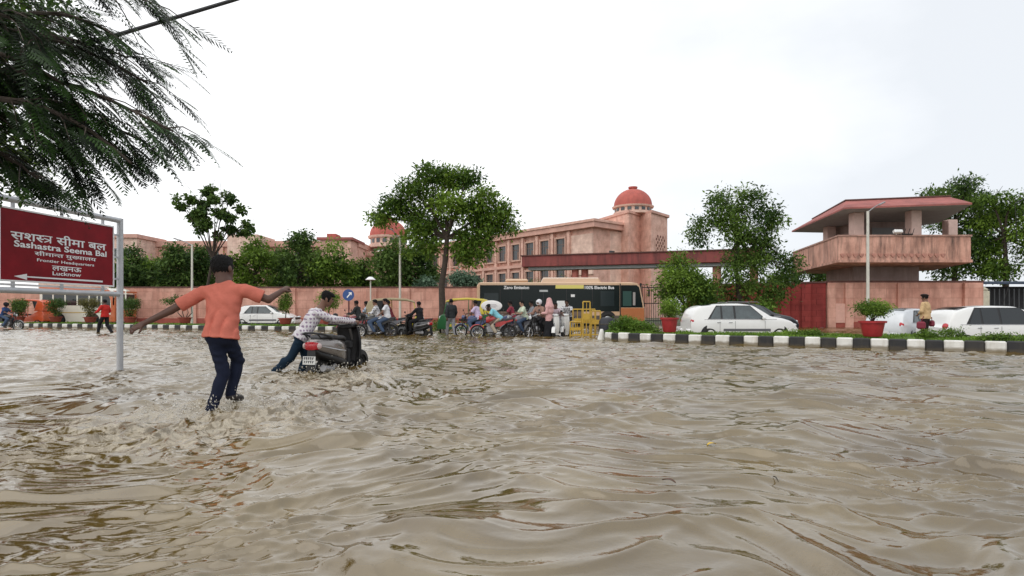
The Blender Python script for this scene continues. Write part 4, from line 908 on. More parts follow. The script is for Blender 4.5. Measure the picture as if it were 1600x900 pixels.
for i, (px, Y_, kind, lab) in enumerate(((29, 38, 'tub', 'clipped potted shrub nearest the left edge under the sign'), (87, 37.6, 'tub', 'vase shaped clipped shrub in a clay pot under the middle of the sign'), (141, 36.4, 'dry', 'brownish potted shrub just left of the wading man in red'), (203, 35, 'tub', 'dark potted shrub right of the white signpost'),
                                   (289, 33.6, 'bonsai', 'flat topped potted shrub with bare twisting stems beside the left lamp post'), (446, 31, 'cone', 'upright oval shrub in a clay pot below the boy\'s raised fist'), (514, 30.8, 'ball', 'pale round clipped shrub behind the scooter pusher\'s head'))):
    T = thing('potted_shrub', lab, 'potted shrub', (X(px, Y_), Y_, .34), 0, 'potted shrubs along the left island'); pot(T, .36, .34, potclay)
    mb = MB()
    if kind == 'bonsai':
        for (a, b_) in ((-.4, 1.0), (-.15, 1.2), (.15, .95), (.35, 1.25)): mb.tube([(a * .3, 0, .3), (a * 1.1, .05, .6), (a * .9, 0, b_)], [.03, .025, .015], 6)
        lb = [(-1.0, 0, 1.30, .32, .3, .14), (-.35, 0, 1.38, .4, .3, .2), (.25, 0, 1.45, .45, .3, .22), (.05, 0, 1.15, .3, .3, .14)]; g = G_dark; n_ = 2600
    elif kind == 'cone': mb.tube([(0, 0, .3), (.04, 0, .7)], .03); lb = [(0, 0, .95, .3, .3, .3), (0, 0, 1.25, .34, .3, .35), (0, 0, 1.55, .24, .24, .25)]; g = G_mid; n_ = 2800
    elif kind == 'ball': mb.tube([(0, 0, .3), (0, 0, .9)], .035); lb = [(-.2, 0, 1.3, .42, .4, .4), (.25, 0, 1.3, .42, .4, .4), (0, 0, 1.5, .45, .4, .32), (0, 0, 1.05, .4, .4, .3)]; g = G_fresh; n_ = 3800
    else: mb.tube([(0, 0, .3), (0, 0, .6)], .035); lb = [(0, 0, .62, .24, .24, .22), (0, 0, .95, .38, .35, .3), (-.08, 0, 1.25, .5, .42, .24), (.12, 0, 1.2, .46, .4, .26)]; g = G_dry if kind == 'dry' else G_dark; n_ = 3200
    mb.build('stem', bark, T); leaf_cloud('foliage', [l[:3] for l in lb], [l[3:] for l in lb], n_, .08, g, T, 50 + i, tuft_r=.08, shell=.75)

# ------------------------------------------------------------------ the feathery tree reaching in from the left
T = thing('feathery_tree', 'feathery dark tree with drooping fronds reaching over the sign from the left', 'tree', (-8.6, 6.6, -.2))
LW = []
def w2l(v): return (v[0] + 8.6, v[1] - 6.6, v[2] + .2)
mb = MB(); mb.tube([w2l((-8.6, 6.6, -.3)), w2l((-8.5, 6.5, 2.0)), w2l((-8.2, 6.4, 4.0)), w2l((-7.9, 6.3, 5.6))], [.26, .2, .16, .12], 12)
def pxp(px, py, Y_): return Vector((X(px, Y_), Y_, Z(py, Y_)))
bch = [  # (start px,py,Y, end px,py,Y, radius)
 ((-420, 250, 6.4), (-150, 60, 6.2), (60, -10, 6.0), (150, 40, 5.9)), ((-420, 250, 6.4), (-200, 30, 6.6), (40, 10, 6.4), (230, 130, 6.2)), ((-400, 240, 6.4), (-100, 60, 6.0), (90, 110, 5.8), (270, 205, 5.7)),
 ((-420, 250, 6.4), (-120, 90, 6.3), (60, 140, 6.2), (225, 222, 6.1)), ((-400, 260, 6.4), (-100, 130, 6.2), (30, 170, 6.0), (135, 255, 5.9)), ((-400, 260, 6.4), (-120, 160, 6.6), (-10, 230, 6.5), (60, 280, 6.3)),
 ((-420, 200, 6.4), (-100, -60, 6.2), (110, -70, 6.0), (225, 0, 5.9)), ((-400, 260, 6.4), (-100, 20, 6.8), (100, 50, 6.9), (200, 90, 6.9)), ((-400, 260, 6.4), (-80, 100, 5.8), (100, 160, 5.7), (205, 255, 5.6)), ((-420, 250, 6.4), (-200, 10, 6.0), (-20, -20, 5.8), (60, 60, 5.7)),
 ((-420, 250, 6.4), (-200, 30, 6.0), (-20, 60, 5.8), (100, 130, 5.7)), ((-420, 250, 6.4), (-200, 60, 6.8), (-20, 90, 6.8), (120, 180, 6.8))]
rgn = random.Random(4); fr = []
def hidden_low(p):
    px_ = 800 + 900 * p.x / p.y; py_ = 486 - (p.z - H) / p.y * 900; return py_ > np.interp(px_, [-50, 60, 180, 230, 330], [318, 325, 338, 300, 250])
for bi, B_ in enumerate(bch):
    P = [pxp(*q) for q in B_]; 
    # smooth through the four points
    pts = []
    for i in range(13):
        u = i / 12; a = (1 - u) ** 3; b1 = 3 * u * (1 - u) ** 2; c1 = 3 * u * u * (1 - u); d1 = u ** 3
        pts.append(P[0] * a + (P[1] * 1.1 - P[0] * .1) * b1 + (P[2] * 1.1 - P[3] * .1) * c1 + P[3] * d1)
    mb.tube([w2l(p) for p in pts], [.05 * (1 - .85 * i / 12) + .004 for i in range(13)], 6)
    for i in range(3, 13):
        for k in range(4):
            u = rgn.random(); p = pts[i - 1].lerp(pts[i], u); d = (pts[i] - pts[i - 1]).normalized()
            side = Vector((rgn.uniform(-.4, .5), rgn.uniform(-.6, .6), rgn.uniform(-.55, .25)))
            L_ = rgn.uniform(.25, .8); e = p + (d * .7 + side).normalized() * L_ + Vector((0, 0, -.12 * L_)); m2 = p.lerp(e, .5) + Vector((0, 0, .05))
            if k < 3 and not hidden_low(e + Vector((0, 0, -.12))): mb.tube([w2l(p), w2l(m2), w2l(e)], [.008, .006, .003], 4)
            for q in range(4):
                s0 = p.lerp(e, rgn.uniform(.2, 1)); fr.append((s0, (d * .8 + side * .7 + Vector((.25, rgn.uniform(-.5, .5), -.28 + rgn.uniform(-.35, .3)))).normalized()))
mb.build('trunk', bark, T, smooth=True)
VV = []; tone = []
fr = [q for q in fr if not hidden_low(q[0] + q[1] * .42)]
for (s0, d) in fr:
    # bipinnate frond: curved rachis, paired feathery pinnae each a thin ribbon
    L_ = rgn.uniform(.26, .5); dr = rgn.uniform(.10, .35); tn = rgn.random()
    sd_ = d.cross(Vector((0, 0, 1))); sd_ = sd_.normalized() if sd_.length > .05 else Vector((0, 1, 0)); sd_ = (sd_ + Vector((0, 0, rgn.uniform(-.5, .5)))).normalized(); nr = sd_.cross(d).normalized()
    prev = s0
    for i in range(1, 11):
        u = i / 10; c = s0 + d * (L_ * u) + Vector((0, 0, -dr * L_ * u * u)); t_ = (c - prev).normalized(); w_ = .0022
        VV += [prev - nr * w_, prev + nr * w_, c + nr * w_, c - nr * w_]; tone += [tn * .5] * 4
        pl = .125 * math.sin(PI * (.18 + .74 * u)) * (.8 + .4 * rgn.random())
        for s in (-1, 1):
            a = (t_ * .75 + sd_ * s * .8 + Vector((0, 0, -.18))).normalized(); e = c + a * pl; hw = nr.cross(a).normalized() * .0098 + Vector((0, 0, .002))
            m_ = c.lerp(e, .5) + Vector((0, 0, -.003)); VV += [c, m_ - hw, e, m_ + hw]; tone += [tn] * 4
        prev = c
VV = [w2l(v) for v in VV]
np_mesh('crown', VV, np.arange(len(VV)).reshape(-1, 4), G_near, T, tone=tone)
# a denser bright clump nearer the trunk
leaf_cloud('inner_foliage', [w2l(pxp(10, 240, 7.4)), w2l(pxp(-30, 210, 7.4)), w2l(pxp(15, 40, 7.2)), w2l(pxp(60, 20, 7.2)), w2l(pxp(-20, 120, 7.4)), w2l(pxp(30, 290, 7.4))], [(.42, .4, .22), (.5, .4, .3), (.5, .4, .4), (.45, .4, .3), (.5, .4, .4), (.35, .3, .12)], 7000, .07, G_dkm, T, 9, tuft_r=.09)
cb = MB(); a = pxp(165, 60, 7.6); b_ = pxp(520, -50, 9.5); far = a + (a - b_) * 3; cb.tube([far, a, (a + b_) / 2 + Vector((0, 0, -.02)), b_, b_ + (b_ - a) * 3], .027, 8)
tag(cb.build('overhead_cable', black, None, smooth=True), 'thick black overhead cable crossing the sky above the feathery tree', 'cable')
cb = MB(); cb.tube([pxp(1586, 318, 30), pxp(1640, 290, 30), pxp(1900, 200, 30)], .03, 6); cb.tube([pxp(1586, 318, 30), pxp(1590, 400, 30), pxp(1560, 500, 30)], .012, 5)
tag(cb.build('stay_wire', black), 'thin dark stay wire slanting down at the right edge', 'wire')

# ================================================================== STREET FURNITURE
galv = mat('galvanised', (.50, .51, .53), .45, metal=.35, var=.12, vscale=4, bump=.1)
signwhite = mat('sign_white', (.84, .84, .85), .5, var=.05)
pole_m = mat('pole_cream', (.62, .60, .53), .6, var=.15, vscale=2)
T = thing('direction_sign', 'dark red board with white Hindi and English lettering and a left arrow on pale posts', 'sign', (-7.01, 10.3, -.3))
P1 = Vector((-7.01, 10.3, 0)); P0 = Vector((-7.31, 7.5, 0)); sdir = (P0 - P1).normalized()
for P in (P1, P0):
    mb = MB(); mb.tube([(P.x, P.y, -.3), (P.x, P.y, 2.70)], .052, 16); mb.build('post', galv, T, world=True, smooth=True)
mb = MB(); mb.tube([(P1.x, P1.y, 2.665), (P0.x, P0.y, 2.665)], .048, 14); mb.build('top_rail', galv, T, world=True, smooth=True)
mb = MB(); mb.tube([(P1.x, P1.y, 1.35), (P0.x, P0.y, 1.35)], .045, 14); mb.build('bottom_rail', galv, T, world=True, smooth=True)
pc = P1 + sdir * 1.18; plen = 2.0; zc = 2.01; ph = 1.02
outn = Vector((-sdir.y, sdir.x, 0)) if Vector((-sdir.y, sdir.x, 0)).x > 0 else Vector((sdir.y, -sdir.x, 0))
ang = math.atan2(-sdir.y, -sdir.x)      # text direction: away from the viewer
mb = MB(); mb.box((pc.x, pc.y, zc), (plen, .03, ph), rz=ang); mb.build('board', mat('board_maroon', (.22, .007, .014), .55, var=.25, vscale=3, spec=.2), T, world=True)
mb = MB()
for s in (-1, 1):
    q = pc + sdir * s * (plen / 2 + .012); mb.box((q.x, q.y, zc), (.024, .05, ph + .05), rz=ang); mb.box((pc.x, pc.y, zc + s * (ph / 2 + .0125)), (plen, .05, .024), rz=ang)
mb.build('board_frame', signwhite, T, world=True)
for s in (-.8, 0, .8):
    q = pc + sdir * s
    for zz, hh in ((2.583, .08), (1.43, .09)): mb = MB(); mb.box((q.x, q.y, zz), (.04, .03, hh), rz=ang); mb.build('bracket', galv, T, world=True)
for z in (1.62, 2.0, 2.4):
    q = P1 + sdir * .1; mb = MB(); mb.box((q.x, q.y, z), (.13, .02, .03), rz=ang); mb.build('bracket', galv, T, world=True)
mb = MB(); q = pc - outn * .06; mb.box((q.x, q.y, 1.435), (1.9, .03, .03), rz=ang); mb.build('cross_bar', signwhite, T, world=True)
Ms = Matrix.Translation(pc + Vector((0, 0, zc)) + outn * .0155) @ Matrix.Rotation(ang, 4, 'Z') @ Matrix.Rotation(R(90), 4, 'X')
def ry(f): return ph / 2 - f * ph
rows = [('स|श|स~|TRA| |सी|मा| |ब|ल', 0, ry(.345), .155, 1.70, .014), ('Sashastra Seema Bal', .03, ry(.478), .095, 1.66, .022),
        ('सी|मा|न~|त| |मु|ख~|या|ल|य', .08, ry(.592), .095, 1.12, .012), ('Frontier Headquarters', .08, ry(.69), .058, 1.04, .016),
        ('ल|ख|न|ऊ', .08, ry(.785), .075, .54, .014), ('Lucknow', .08, ry(.865), .06, .52, .018)]
place_text(glyph_text(T, rows, signwhite), T, Ms)
mb = MB(); mb.v = [(-.62, -.006, .003), (.78, -.011, .003), (.78, .011, .003), (-.62, .008, .003), (-.80, 0, .003), (-.60, -.035, .003), (-.60, .035, .003)]
yy = ry(.945); mb.v = [(a, b_ * 1.3 + yy, c) for a, b_, c in mb.v]; mb.f = [(0, 1, 2, 3), (4, 5, 6)]; mb.m = [0, 0]; mb.xf(Ms); mb.build('arrow', signwhite, T, world=True)

def lamp(label, px, Y_, topy, armpx, armpy, r=.06, z0=-.1):
    T = thing('street_lamp', label, 'street lamp', (X(px, Y_), Y_, z0), 0, 'street lamps'); h = Z(topy, Y_) - z0; ax = X(armpx, Y_) - X(px, Y_); az_ = Z(armpy, Y_) - z0
    mb = MB(); mb.tube([(0, 0, 0), (0, 0, h)], [r, r * .75], 10); mb.lathe([(r * 1.8, 0), (r * 1.8, .25), (r * 1.1, .3)], 10); mb.build('pole', pole_m, T, smooth=True)
    mb = MB(); mb.tube([(0, 0, h - .05), (ax * .4, 0, h + (az_ - h) * .5), (ax * .8, 0, az_)], [.03, .025, .02], 8); mb.build('arm', steel, T, smooth=True)
    mb = MB(); mb.box((ax * .9, 0, az_), (abs(ax) * .35 + .1, .16, .07), ry=-math.atan2(az_ - h, ax) * (1 if ax > 0 else 0) + (.35 if ax < 0 else 0), bev=.03); mb.build('lamp_head', steel, T)
lamp('lamp post standing behind the boy in orange shirt, head to the left', 300, 35, 382, 274, 374, .07)
lamp('tall lamp post left of the big tree with its head angled left', 625, 34, 372, 608, 358, .075)
lamp('lamp post in front of the watchtower with its head angled right', 1356, 30, 330, 1380, 318, .085, -.2)
T = thing('garden_lamp', 'short lamp post with pale dish shade behind the wall near the blue sign', 'garden lamp', (X(579, 42.3), 42.3, 0))
mb = MB(); mb.tube([(0, 0, 0), (0, 0, Z(438, 42.3))], .05); mb.build('pole', pole_m, T); mb = MB(); mb.lathe([(.05, .12), (.15, .1), (.38, -.1), (.3, -.12), (.02, -.1)], 16, Matrix.Translation((0, 0, Z(435, 42.3)))); mb.build('shade', signwhite, T, smooth=True)
T = thing('road_sign', 'round blue arrow sign on a post behind the scooter pusher', 'road sign', (X(545, 27), 27, -.1))
mb = MB(); mb.tube([(0, 0, 0), (0, 0, 2.0)], .035); mb.build('post', mat('post_dark_red', (.12, .03, .03), .6), T)
mb = MB(); mb.lathe([(.01, 0), (.27, 0), (.27, .02), (.01, .02)], 28, Matrix.Translation((0, -.05, Z(461, 27) + .1)) @ Matrix.Rotation(R(90), 4, 'X')); mb.build('disc', mat('sign_blue', (.02, .07, .24), .4), T)
mb = MB(); z_ = Z(461, 27) + .1; mb.box((.02, -.075, z_ - .02), (.05, .004, .26), ry=.7); mb.box((.09, -.075, z_ + .1), (.14, .0045, .05)); mb.box((.13, -.075, z_ + .06), (.045, .005, .13)); mb.build('arrow', signwhite, T)
# barricades
ymet = mat('barricade_yellow', (.52, .33, .04), .5, var=.2, vscale=5, dirt=(.25, .10, .03), streak=.5)
def barricade(label, px0, px1, Y_, zt, rz=0):
    w_ = (px1 - px0) / 900 * Y_; T = thing('barricade', label, 'barricade', (X((px0 + px1) / 2, Y_), Y_, -.12), rz, 'yellow metal barricades')
    h = zt + .12
    mb = MB(); 
    for s in (-1, 1): mb.tube([(s * w_ / 2, 0, 0), (s * w_ / 2, 0, h)], .028, 8)
    mb.tube([(-w_ / 2, 0, h), (w_ / 2, 0, h)], .028, 8); mb.tube([(-w_ / 2, 0, .2), (w_ / 2, 0, .2)], .025, 8); mb.build('frame', ymet, T, smooth=True)
    mb = MB(); k = max(2, int(w_ / .16))
    for i in range(1, k): mb.tube([(-w_ / 2 + w_ * i / k, 0, .2), (-w_ / 2 + w_ * i / k, 0, h)], .015, 6)
    mb.build('bars', ymet, T)
    mb = MB(); mb.box((0, -.03, h * .62), (w_ * .92, .012, h * .16)); mb.build('board', ymet, T)
    mb = MB()
    for s in (-1, 1): mb.tube([(s * w_ / 2, -.25, .02), (s * w_ / 2, .25, .02)], .025, 6)
    mb.build('foot', ymet, T)
barricade('low yellow barricade at the left front of the group', 891, 908, 23.0, .62)
barricade('tallest yellow barricade in the middle of the group', 911, 922, 22.9, 1.42)
barricade('wide yellow barricade standing behind the tallest one', 895, 930, 23.9, 1.12, .1)
barricade('yellow barricade at the right, next to the dark covered drum', 924, 938, 23.4, 1.05, -.25)
T = thing('covered_drum', 'dark tarpaulin covered drum standing between barricades and bright bush', 'drum', (X(949, 22.2), 22.2, -.15))
mb = MB(); mb.lathe([(.30, 0), (.33, .1), (.335, .6), (.32, .82), (.25, .93), (.02, .97)], 20); mb.build('drum', M_('tarpaulin', (.014, .016, .024), .5, bump=.8, bscale=5), T, smooth=True)
mb = MB(); mb.torus((0, 0, .3), .34, .014, 'Z'); mb.torus((0, 0, .7), .335, .014, 'Z'); mb.build('rope', M_('rope', (.1, .09, .07), .9), T)
mb = MB(); mb.lathe([(.20, 0), (.19, .1), (.06, .62), (.04, .64)], 14); T = mb.build('traffic_cone', [kw_], None, smooth=True); T.location = (X(940, 21.2), 21.2, -.25); tag(T, 'small pale cone leaning out of the water at the drum', 'cone')
T = thing('oval_board', 'white oval advertising board on a stand behind the red motorcycle', 'sign board', (X(768, 25.4), 25.4, -.15))
mb = MB(); mb.ell((0, 0, 0), (.47, .035, .245), 32, 16); mb.xf(Matrix.Translation((0, 0, Z(478, 25.4) + .15))); mb.build('board', M_('board_white', (.80, .78, .76), .4), T, smooth=True)
mb = MB(); mb.tube([(0, 0.02, 0), (0, .02, 1.2)], .03); mb.box((0, .02, .03), (.5, .4, .05)); mb.build('stand', steel, T)
mb = MB(); z_ = Z(478, 25.4) + .15
for k, (a, w_) in enumerate(((.055, .36), (.0, .46), (-.05, .3))): mb.box((.03, -.038, z_ + a), (w_, .004, .018))
mb.build('text_lines', M_('grey_print', (.32, .28, .30), .6), T)
# ================================================================== VEHICLES
def TR(x=0, y=0, z=0, rx=0, ry=0, rz=0): return Matrix.Translation((x, y, z)) @ Matrix.Rotation(rz, 4, 'Z') @ Matrix.Rotation(ry, 4, 'Y') @ Matrix.Rotation(rx, 4, 'X')
def wheel(T, y, z, r, w_, x=0, spokes=0, alloy=False, rimm=None, k=28):
    mb = MB(); mb.torus((x, y, z), r - w_ * .5, w_ * .5, 'X', k, 8); o = mb.build('wheel', rubber, T, smooth=True)
    mb = MB(); ri = r - w_ * .95; mb.torus((x, y, z), ri, w_ * .2, 'X', k, 6)
    mb.lathe([(.01, -w_ * .5), (r * .16, -w_ * .5), (r * .16, w_ * .5), (.01, w_ * .5)], 12, TR(x, y, z, ry=PI / 2))
    if spokes:
        for i in range(spokes):
            a = 2 * PI * i / spokes; b_ = a + .35
            mb.tube([(x + w_ * .3 * (-1) ** i, y + math.cos(a) * r * .15, z + math.sin(a) * r * .15), (x, y + math.cos(b_) * ri, z + math.sin(b_) * ri)], .006 if not alloy else .02, 4)
    else: mb.lathe([(.01, -w_ * .32), (ri, -w_ * .25), (ri, w_ * .25), (.01, w_ * .32)], k, TR(x, y, z, ry=PI / 2))
    mb.build('rim', rimm or chrome, o, smooth=False); return o
def paint(name, c, **k): return M_(name, c, .3, coat=.6, var=.06, **k)

def motorcycle(label, loc, rz, tankc, group='motorcycles waiting on the flooded road', lean=0, panel=None, boxy=0):
    T = thing('motorcycle', label, 'motorcycle', loc, rz, group); T.rotation_euler[1] = lean
    wheel(T, -.64, .30, .305, .10, spokes=12, alloy=True, rimm=M_('alloy_dark', (.14, .14, .15), .4, metal=.7), k=22); wheel(T, .66, .30, .305, .085, spokes=14, rimm=chrome, k=22)
    mb = MB(); L_ = [(.30, .11, .68, .92), (.16, .15, .68, .98), (-.02, .15, .70, .98), (-.16, .11, .72, .90), (-.2, .07, .73, .86)]
    rings = []
    for y, w_, z0, z1 in L_:
        zc, hz = (z0 + z1) / 2, (z1 - z0) / 2; rings.append([(w_ * math.copysign(abs(math.cos(a)) ** .7, math.cos(a)), y, zc + hz * math.copysign(abs(math.sin(a)) ** .7, math.sin(a))) for a in [2 * PI * i / 14 for i in range(14)]])
    mb.loft(rings); mb.build('fuel_tank', tankc, T, smooth=True)
    mb = MB(); mb.loft([[(w_ * c, y, z + h_ * s) for c, s in ((-1, -1), (-1, .3), (-.7, 1), (.7, 1), (1, .3), (1, -1))] for y, w_, z, h_ in ((-.18, .08, .79, .045), (-.35, .12, .78, .05), (-.6, .13, .83, .05), (-.85, .08, .87, .035))]); mb.build('seat', M_('seat_vinyl', (.02, .02, .022), .55), T, smooth=True)
    mb = MB(); mb.box((0, .12, .42), (.24, .34, .30), bev=.05); mb.box((0, .2, .60), (.15, .16, .12), rx=.3, bev=.02)
    for i in range(5): mb.box((0, .21, .555 + i * .022), (.2, .2, .008), rx=.3)
    mb.lathe([(.01, -.15), (.09, -.15), (.1, -.1), (.1, .1), (.09, .15), (.01, .15)], 16, TR(0, .05, .40, ry=PI / 2)); mb.build('engine', steel, T, smooth=True)
    mb = MB()
    for s in (-1, 1):
        mb.tube([(s * .07, .66, .30), (s * .085, .47, .82), (s * .08, .44, .92)], .022, 8); mb.tube([(s * .09, -.64, .30), (s * .11, -.55, .72)], .025, 8)
        mb.tube([(s * .09, -.64, .30), (s * .08, -.1, .34), (s * .06, .3, .3), (s * .05, .42, .78)], .018, 6); mb.tube([(s * .09, -.1, .70), (s * .1, -.8, .76)], .014, 6)
    mb.build('frame', M_('frame_black', (.02, .02, .02), .4), T, smooth=True)
    mb = MB(); mb.tube([(-.36, .30, 1.03), (-.2, .36, 1.04), (-.07, .42, .96), (.07, .42, .96), (.2, .36, 1.04), (.36, .30, 1.03)], .014, 8); mb.build('handlebar', chrome, T, smooth=True)
    for s in (-1, 1):
        mb = MB(); mb.tube([(s * .24, .36, 1.04), (s * .30, .40, 1.18)], .006, 5); mb.ell((s * .32, .40, 1.21), (.06, .015, .04), 10, 6); mb.build('mirror', black, T, smooth=True)
    mb = MB(); mb.lathe([(.02, 0), (.07, .0), (.095, .1), (.09, .13), (.01, .14)], 16, TR(0, .46, .90, rx=-PI / 2)); h_ = mb.build('headlamp', panel or tankc, T, smooth=True)
    mb = MB(); mb.lathe([(.08, 0), (.05, .02), (.005, .025)], 14, TR(0, .60, .90, rx=-PI / 2)); mb.build('lens', lens_w, h_, smooth=True)
    mb = MB(); n_ = 9
    for yc, r_, a0, a1, w_ in ((.66, .325, .35, 2.6, .055),): mb.loft([[(x_, yc + (r_ + dz) * math.cos(a), .30 + (r_ + dz) * math.sin(a)) for x_, dz in ((-w_, -.02), (-w_ * .7, .012), (w_ * .7, .012), (w_, -.02))] for a in [a0 + (a1 - a0) * i / n_ for i in range(n_ + 1)]], closed=False, cap=False)
    mb.build('front_fender', tankc, T, smooth=True)
    mb = MB(); mb.loft([[(x_, -.64 + (.34 + dz) * math.cos(a), .33 + (.34 + dz) * math.sin(a)) for x_, dz in ((-.07, -.03), (-.05, .012), (.05, .012), (.07, -.03))] for a in [1.0 + 2.0 * i / 9 for i in range(10)]], closed=False, cap=False); mb.build('rear_fender', black, T, smooth=True)
    for s in (-1, 1):
        mb = MB(); mb.loft([[(s * .11, y, z + d) for d in (-h_, h_)] + [(s * .125, y, z + d) for d in (h_, -h_)] for y, z, h_ in ((-.08, .62, .09), (-.3, .64, .10), (-.55, .74, .05), (-.8, .80, .025))]); mb.build('side_panel', panel or tankc, T, smooth=False)
    mb = MB(); mb.box((0, -.93, .80), (.14, .05, .07), bev=.015); mb.build('tail_light', red_lens, T)
    mb = MB(); mb.tube([(.12, .25, .38), (.14, .22, .24), (.16, -.1, .22), (.18, -.3, .26), (.2, -.85, .34)], [.02, .022, .03, .045, .05], 10); mb.build('exhaust', chrome, T, smooth=True)
    return T

def scooter(label, loc, rz, body, shieldm, group=None, plate=True, inner=None, shw=.70):
    T = thing('scooter', label, 'scooter', loc, rz, group); inner = inner or black
    wheel(T, -.50, .23, .23, .11, rimm=M_('rim_black', (.03, .03, .03), .5), k=26); wheel(T, .68, .23, .23, .10, rimm=M_('rim_black', (.03, .03, .03), .5), k=26)
    def sec(y, w_, z0, z1, e=.62, n=18): 
        zc, hz = (z0 + z1) / 2, (z1 - z0) / 2; return [(w_ * math.copysign(abs(math.cos(a)) ** e, math.cos(a)), y, zc + hz * math.copysign(abs(math.sin(a)) ** e, math.sin(a))) for a in [2 * PI * i / n for i in range(n)]]
    mb = MB(); mb.loft([sec(*q) for q in ((-.90, .05, .665, .73), (-.87, .09, .62, .755), (-.80, .135, .575, .775), (-.68, .175, .525, .785), (-.5, .205, .46, .78), (-.3, .205, .40, .765), (-.12, .18, .34, .74), (.0, .14, .31, .68), (.06, .10, .30, .60))]); mb.build('body_shell', body, T, smooth=True)
    mb = MB(); mb.loft([sec(*q) for q in ((-.86, .06, .58, .63), (-.80, .125, .50, .58), (-.62, .18, .42, .535), (-.4, .215, .36, .475), (-.15, .195, .30, .42), (.05, .13, .27, .36))]); mb.build('lower_trim', black, T, smooth=True)
    mb = MB()
    for s in (-1, 1): mb.tube([(s * .145, -.80, .66), (s * .19, -.62, .62), (s * .217, -.38, .575), (s * .205, -.15, .55)], [.004, .010, .012, .005], 6)
    mb.build('side_stripe', M_('bright_trim', (.5, .5, .52), .3, metal=.8), T, smooth=True)
    mb = MB(); mb.loft([sec(*q) for q in ((-.78, .085, .775, .80), (-.70, .14, .765, .835), (-.45, .165, .755, .845), (-.3, .155, .745, .815), (-.1, .15, .735, .81), (.02, .11, .70, .785))]); mb.build('seat', M_('scooter_seat', (.035, .035, .038), .5), T, smooth=True)
    mb = MB(); mb.tube([(-.165, -.50, .77), (-.19, -.66, .82), (-.17, -.86, .86), (-.08, -.93, .875), (.08, -.93, .875), (.17, -.86, .86), (.19, -.66, .82), (.165, -.50, .77)], .017, 8); mb.tube([(-.12, -.8, .79), (-.12, -.9, .865)], .012, 6); mb.tube([(.12, -.8, .79), (.12, -.9, .865)], .012, 6); mb.build('grab_rail', black, T, smooth=True)
    mb = MB(); mb.loft([sec(*q) for q in ((-.925, .06, .625, .705), (-.905, .105, .60, .735), (-.84, .135, .595, .73))]); mb.build('tail_light', red_lens, T, smooth=True)
    for s in (-1, 1):
        mb = MB(); mb.ell((s * .128, -.855, .665), (.035, .05, .05), 10, 8); mb.build('indicator', M_('pale_lens', (.55, .42, .40), .2, coat=.4), T, smooth=True)
    mb = MB(); mb.loft([[(x_, -.88 + dy - .02 * k, z_) for x_, dy in ((-.07, 0), (.07, 0), (.07, .03), (-.07, .03))] for k, z_ in enumerate((.60, .45, .30, .17))]); mb.build('mudguard', black, T)
    if plate:
        mb = MB(); mb.box((0, -.945, .44), (.22, .008, .13), rx=-.1); p_ = mb.build('number_plate', M_('plate_white', (.70, .70, .68), .5), T)
        mb = MB(); r = random.Random(5)
        for row in (0, 1):
            for i in range(5): mb.box((-.08 + i * .037, -.952 + row * .0, .475 - row * .06), (.012, .003, .038 + .004 * (i % 2)), ry=r.choice([0, .3, -.3, 0])); mb.box((-.07 + i * .037, -.9525, .485 - row * .06), (.018, .003, .008))
        mb.build('plate_marks', black, p_)
    mb = MB(); mb.loft([sec(*q, .8, 10) for q in ((-.02, .13, .27, .32), (.2, .14, .26, .30), (.42, .12, .27, .33))]); mb.build('floorboard', black, T, smooth=True)
    # leg shield: a curved tall sheet with thickness
    def shs(off, g):
        R_ = []
        for i in range(9):
            u = i / 8; z = .16 + u * .78; w_ = (.14 + .18 * math.sin(PI * (.16 + .60 * u))) * shw + g; yb = .40 + .10 * math.sin(u * PI * .6) + off - .10 * u
            R_.append([(w_ * t_, yb - .13 * abs(t_) ** 2.2, z) for t_ in np.linspace(-1, 1, 13)])
        return R_
    a = shs(0, 0); b_ = shs(.035, .006); mb = MB(); mb.loft([r1 + r2[::-1] for r1, r2 in zip(a, b_)]); mb.build('leg_shield_inner', inner, T, smooth=True)
    c = shs(.04, .012); d_ = shs(.07, -.02); mb = MB(); mb.loft([r1 + r2[::-1] for r1, r2 in zip(c, d_)]); mb.build('front_apron', shieldm, T, smooth=True)
    mb = MB(); mb.box((0, .30, .62), (.17, .08, .16), bev=.04); mb.box((0, .29, .42), (.10, .08, .3), bev=.03); mb.build('glove_box', inner, T)
    mb = MB(); mb.loft([sec(*q) for q in ((.20, .13, .93, .985), (.28, .17, .92, 1.03), (.38, .14, .90, 1.04), (.46, .07, .91, 1.0))]); mb.build('handlebar_cowl', shieldm, T, smooth=True)
    mb = MB()
    for s in (-1, 1): mb.tube([(s * .14, .28, .975), (s * .22, .26, .985), (s * .345, .19, .985)], [.02, .018, .019], 8); mb.tube([(s * .2, .31, .985), (s * .34, .26, .98)], .007, 5)
    mb.build('handlebar', black, T, smooth=True)
    for s in (-1, 1):
        mb = MB(); mb.tube([(s * .19, .3, 1.0), (s * .25, .32, 1.12)], .006, 5); mb.ell((s * .27, .32, 1.15), (.055, .018, .04), 10, 8); mb.build('mirror', black, T, smooth=True)
    mb = MB(); mb.ell((0, .46, .965), (.075, .03, .05), 14, 8); mb.build('headlamp', lens_w, T, smooth=True)
    mb = MB(); mb.tube([(0, .68, .23), (0, .56, .40), (0, .42, .80), (0, .34, .95)], .03, 8); mb.box((-.07, .68, .23), (.03, .06, .1)); mb.build('fork', steel, T, smooth=True)
    mb = MB(); mb.loft([[(x_, .68 + (.255 + dz) * math.cos(a_), .25 + (.255 + dz) * math.sin(a_)) for x_, dz in ((-.08, -.08), (-.07, .0), (-.03, .02), (.03, .02), (.07, .0), (.08, -.08))] for a_ in [.1 + 2.4 * i / 9 for i in range(10)]], closed=False, cap=False); mb.build('front_fender', shieldm, T, smooth=True)
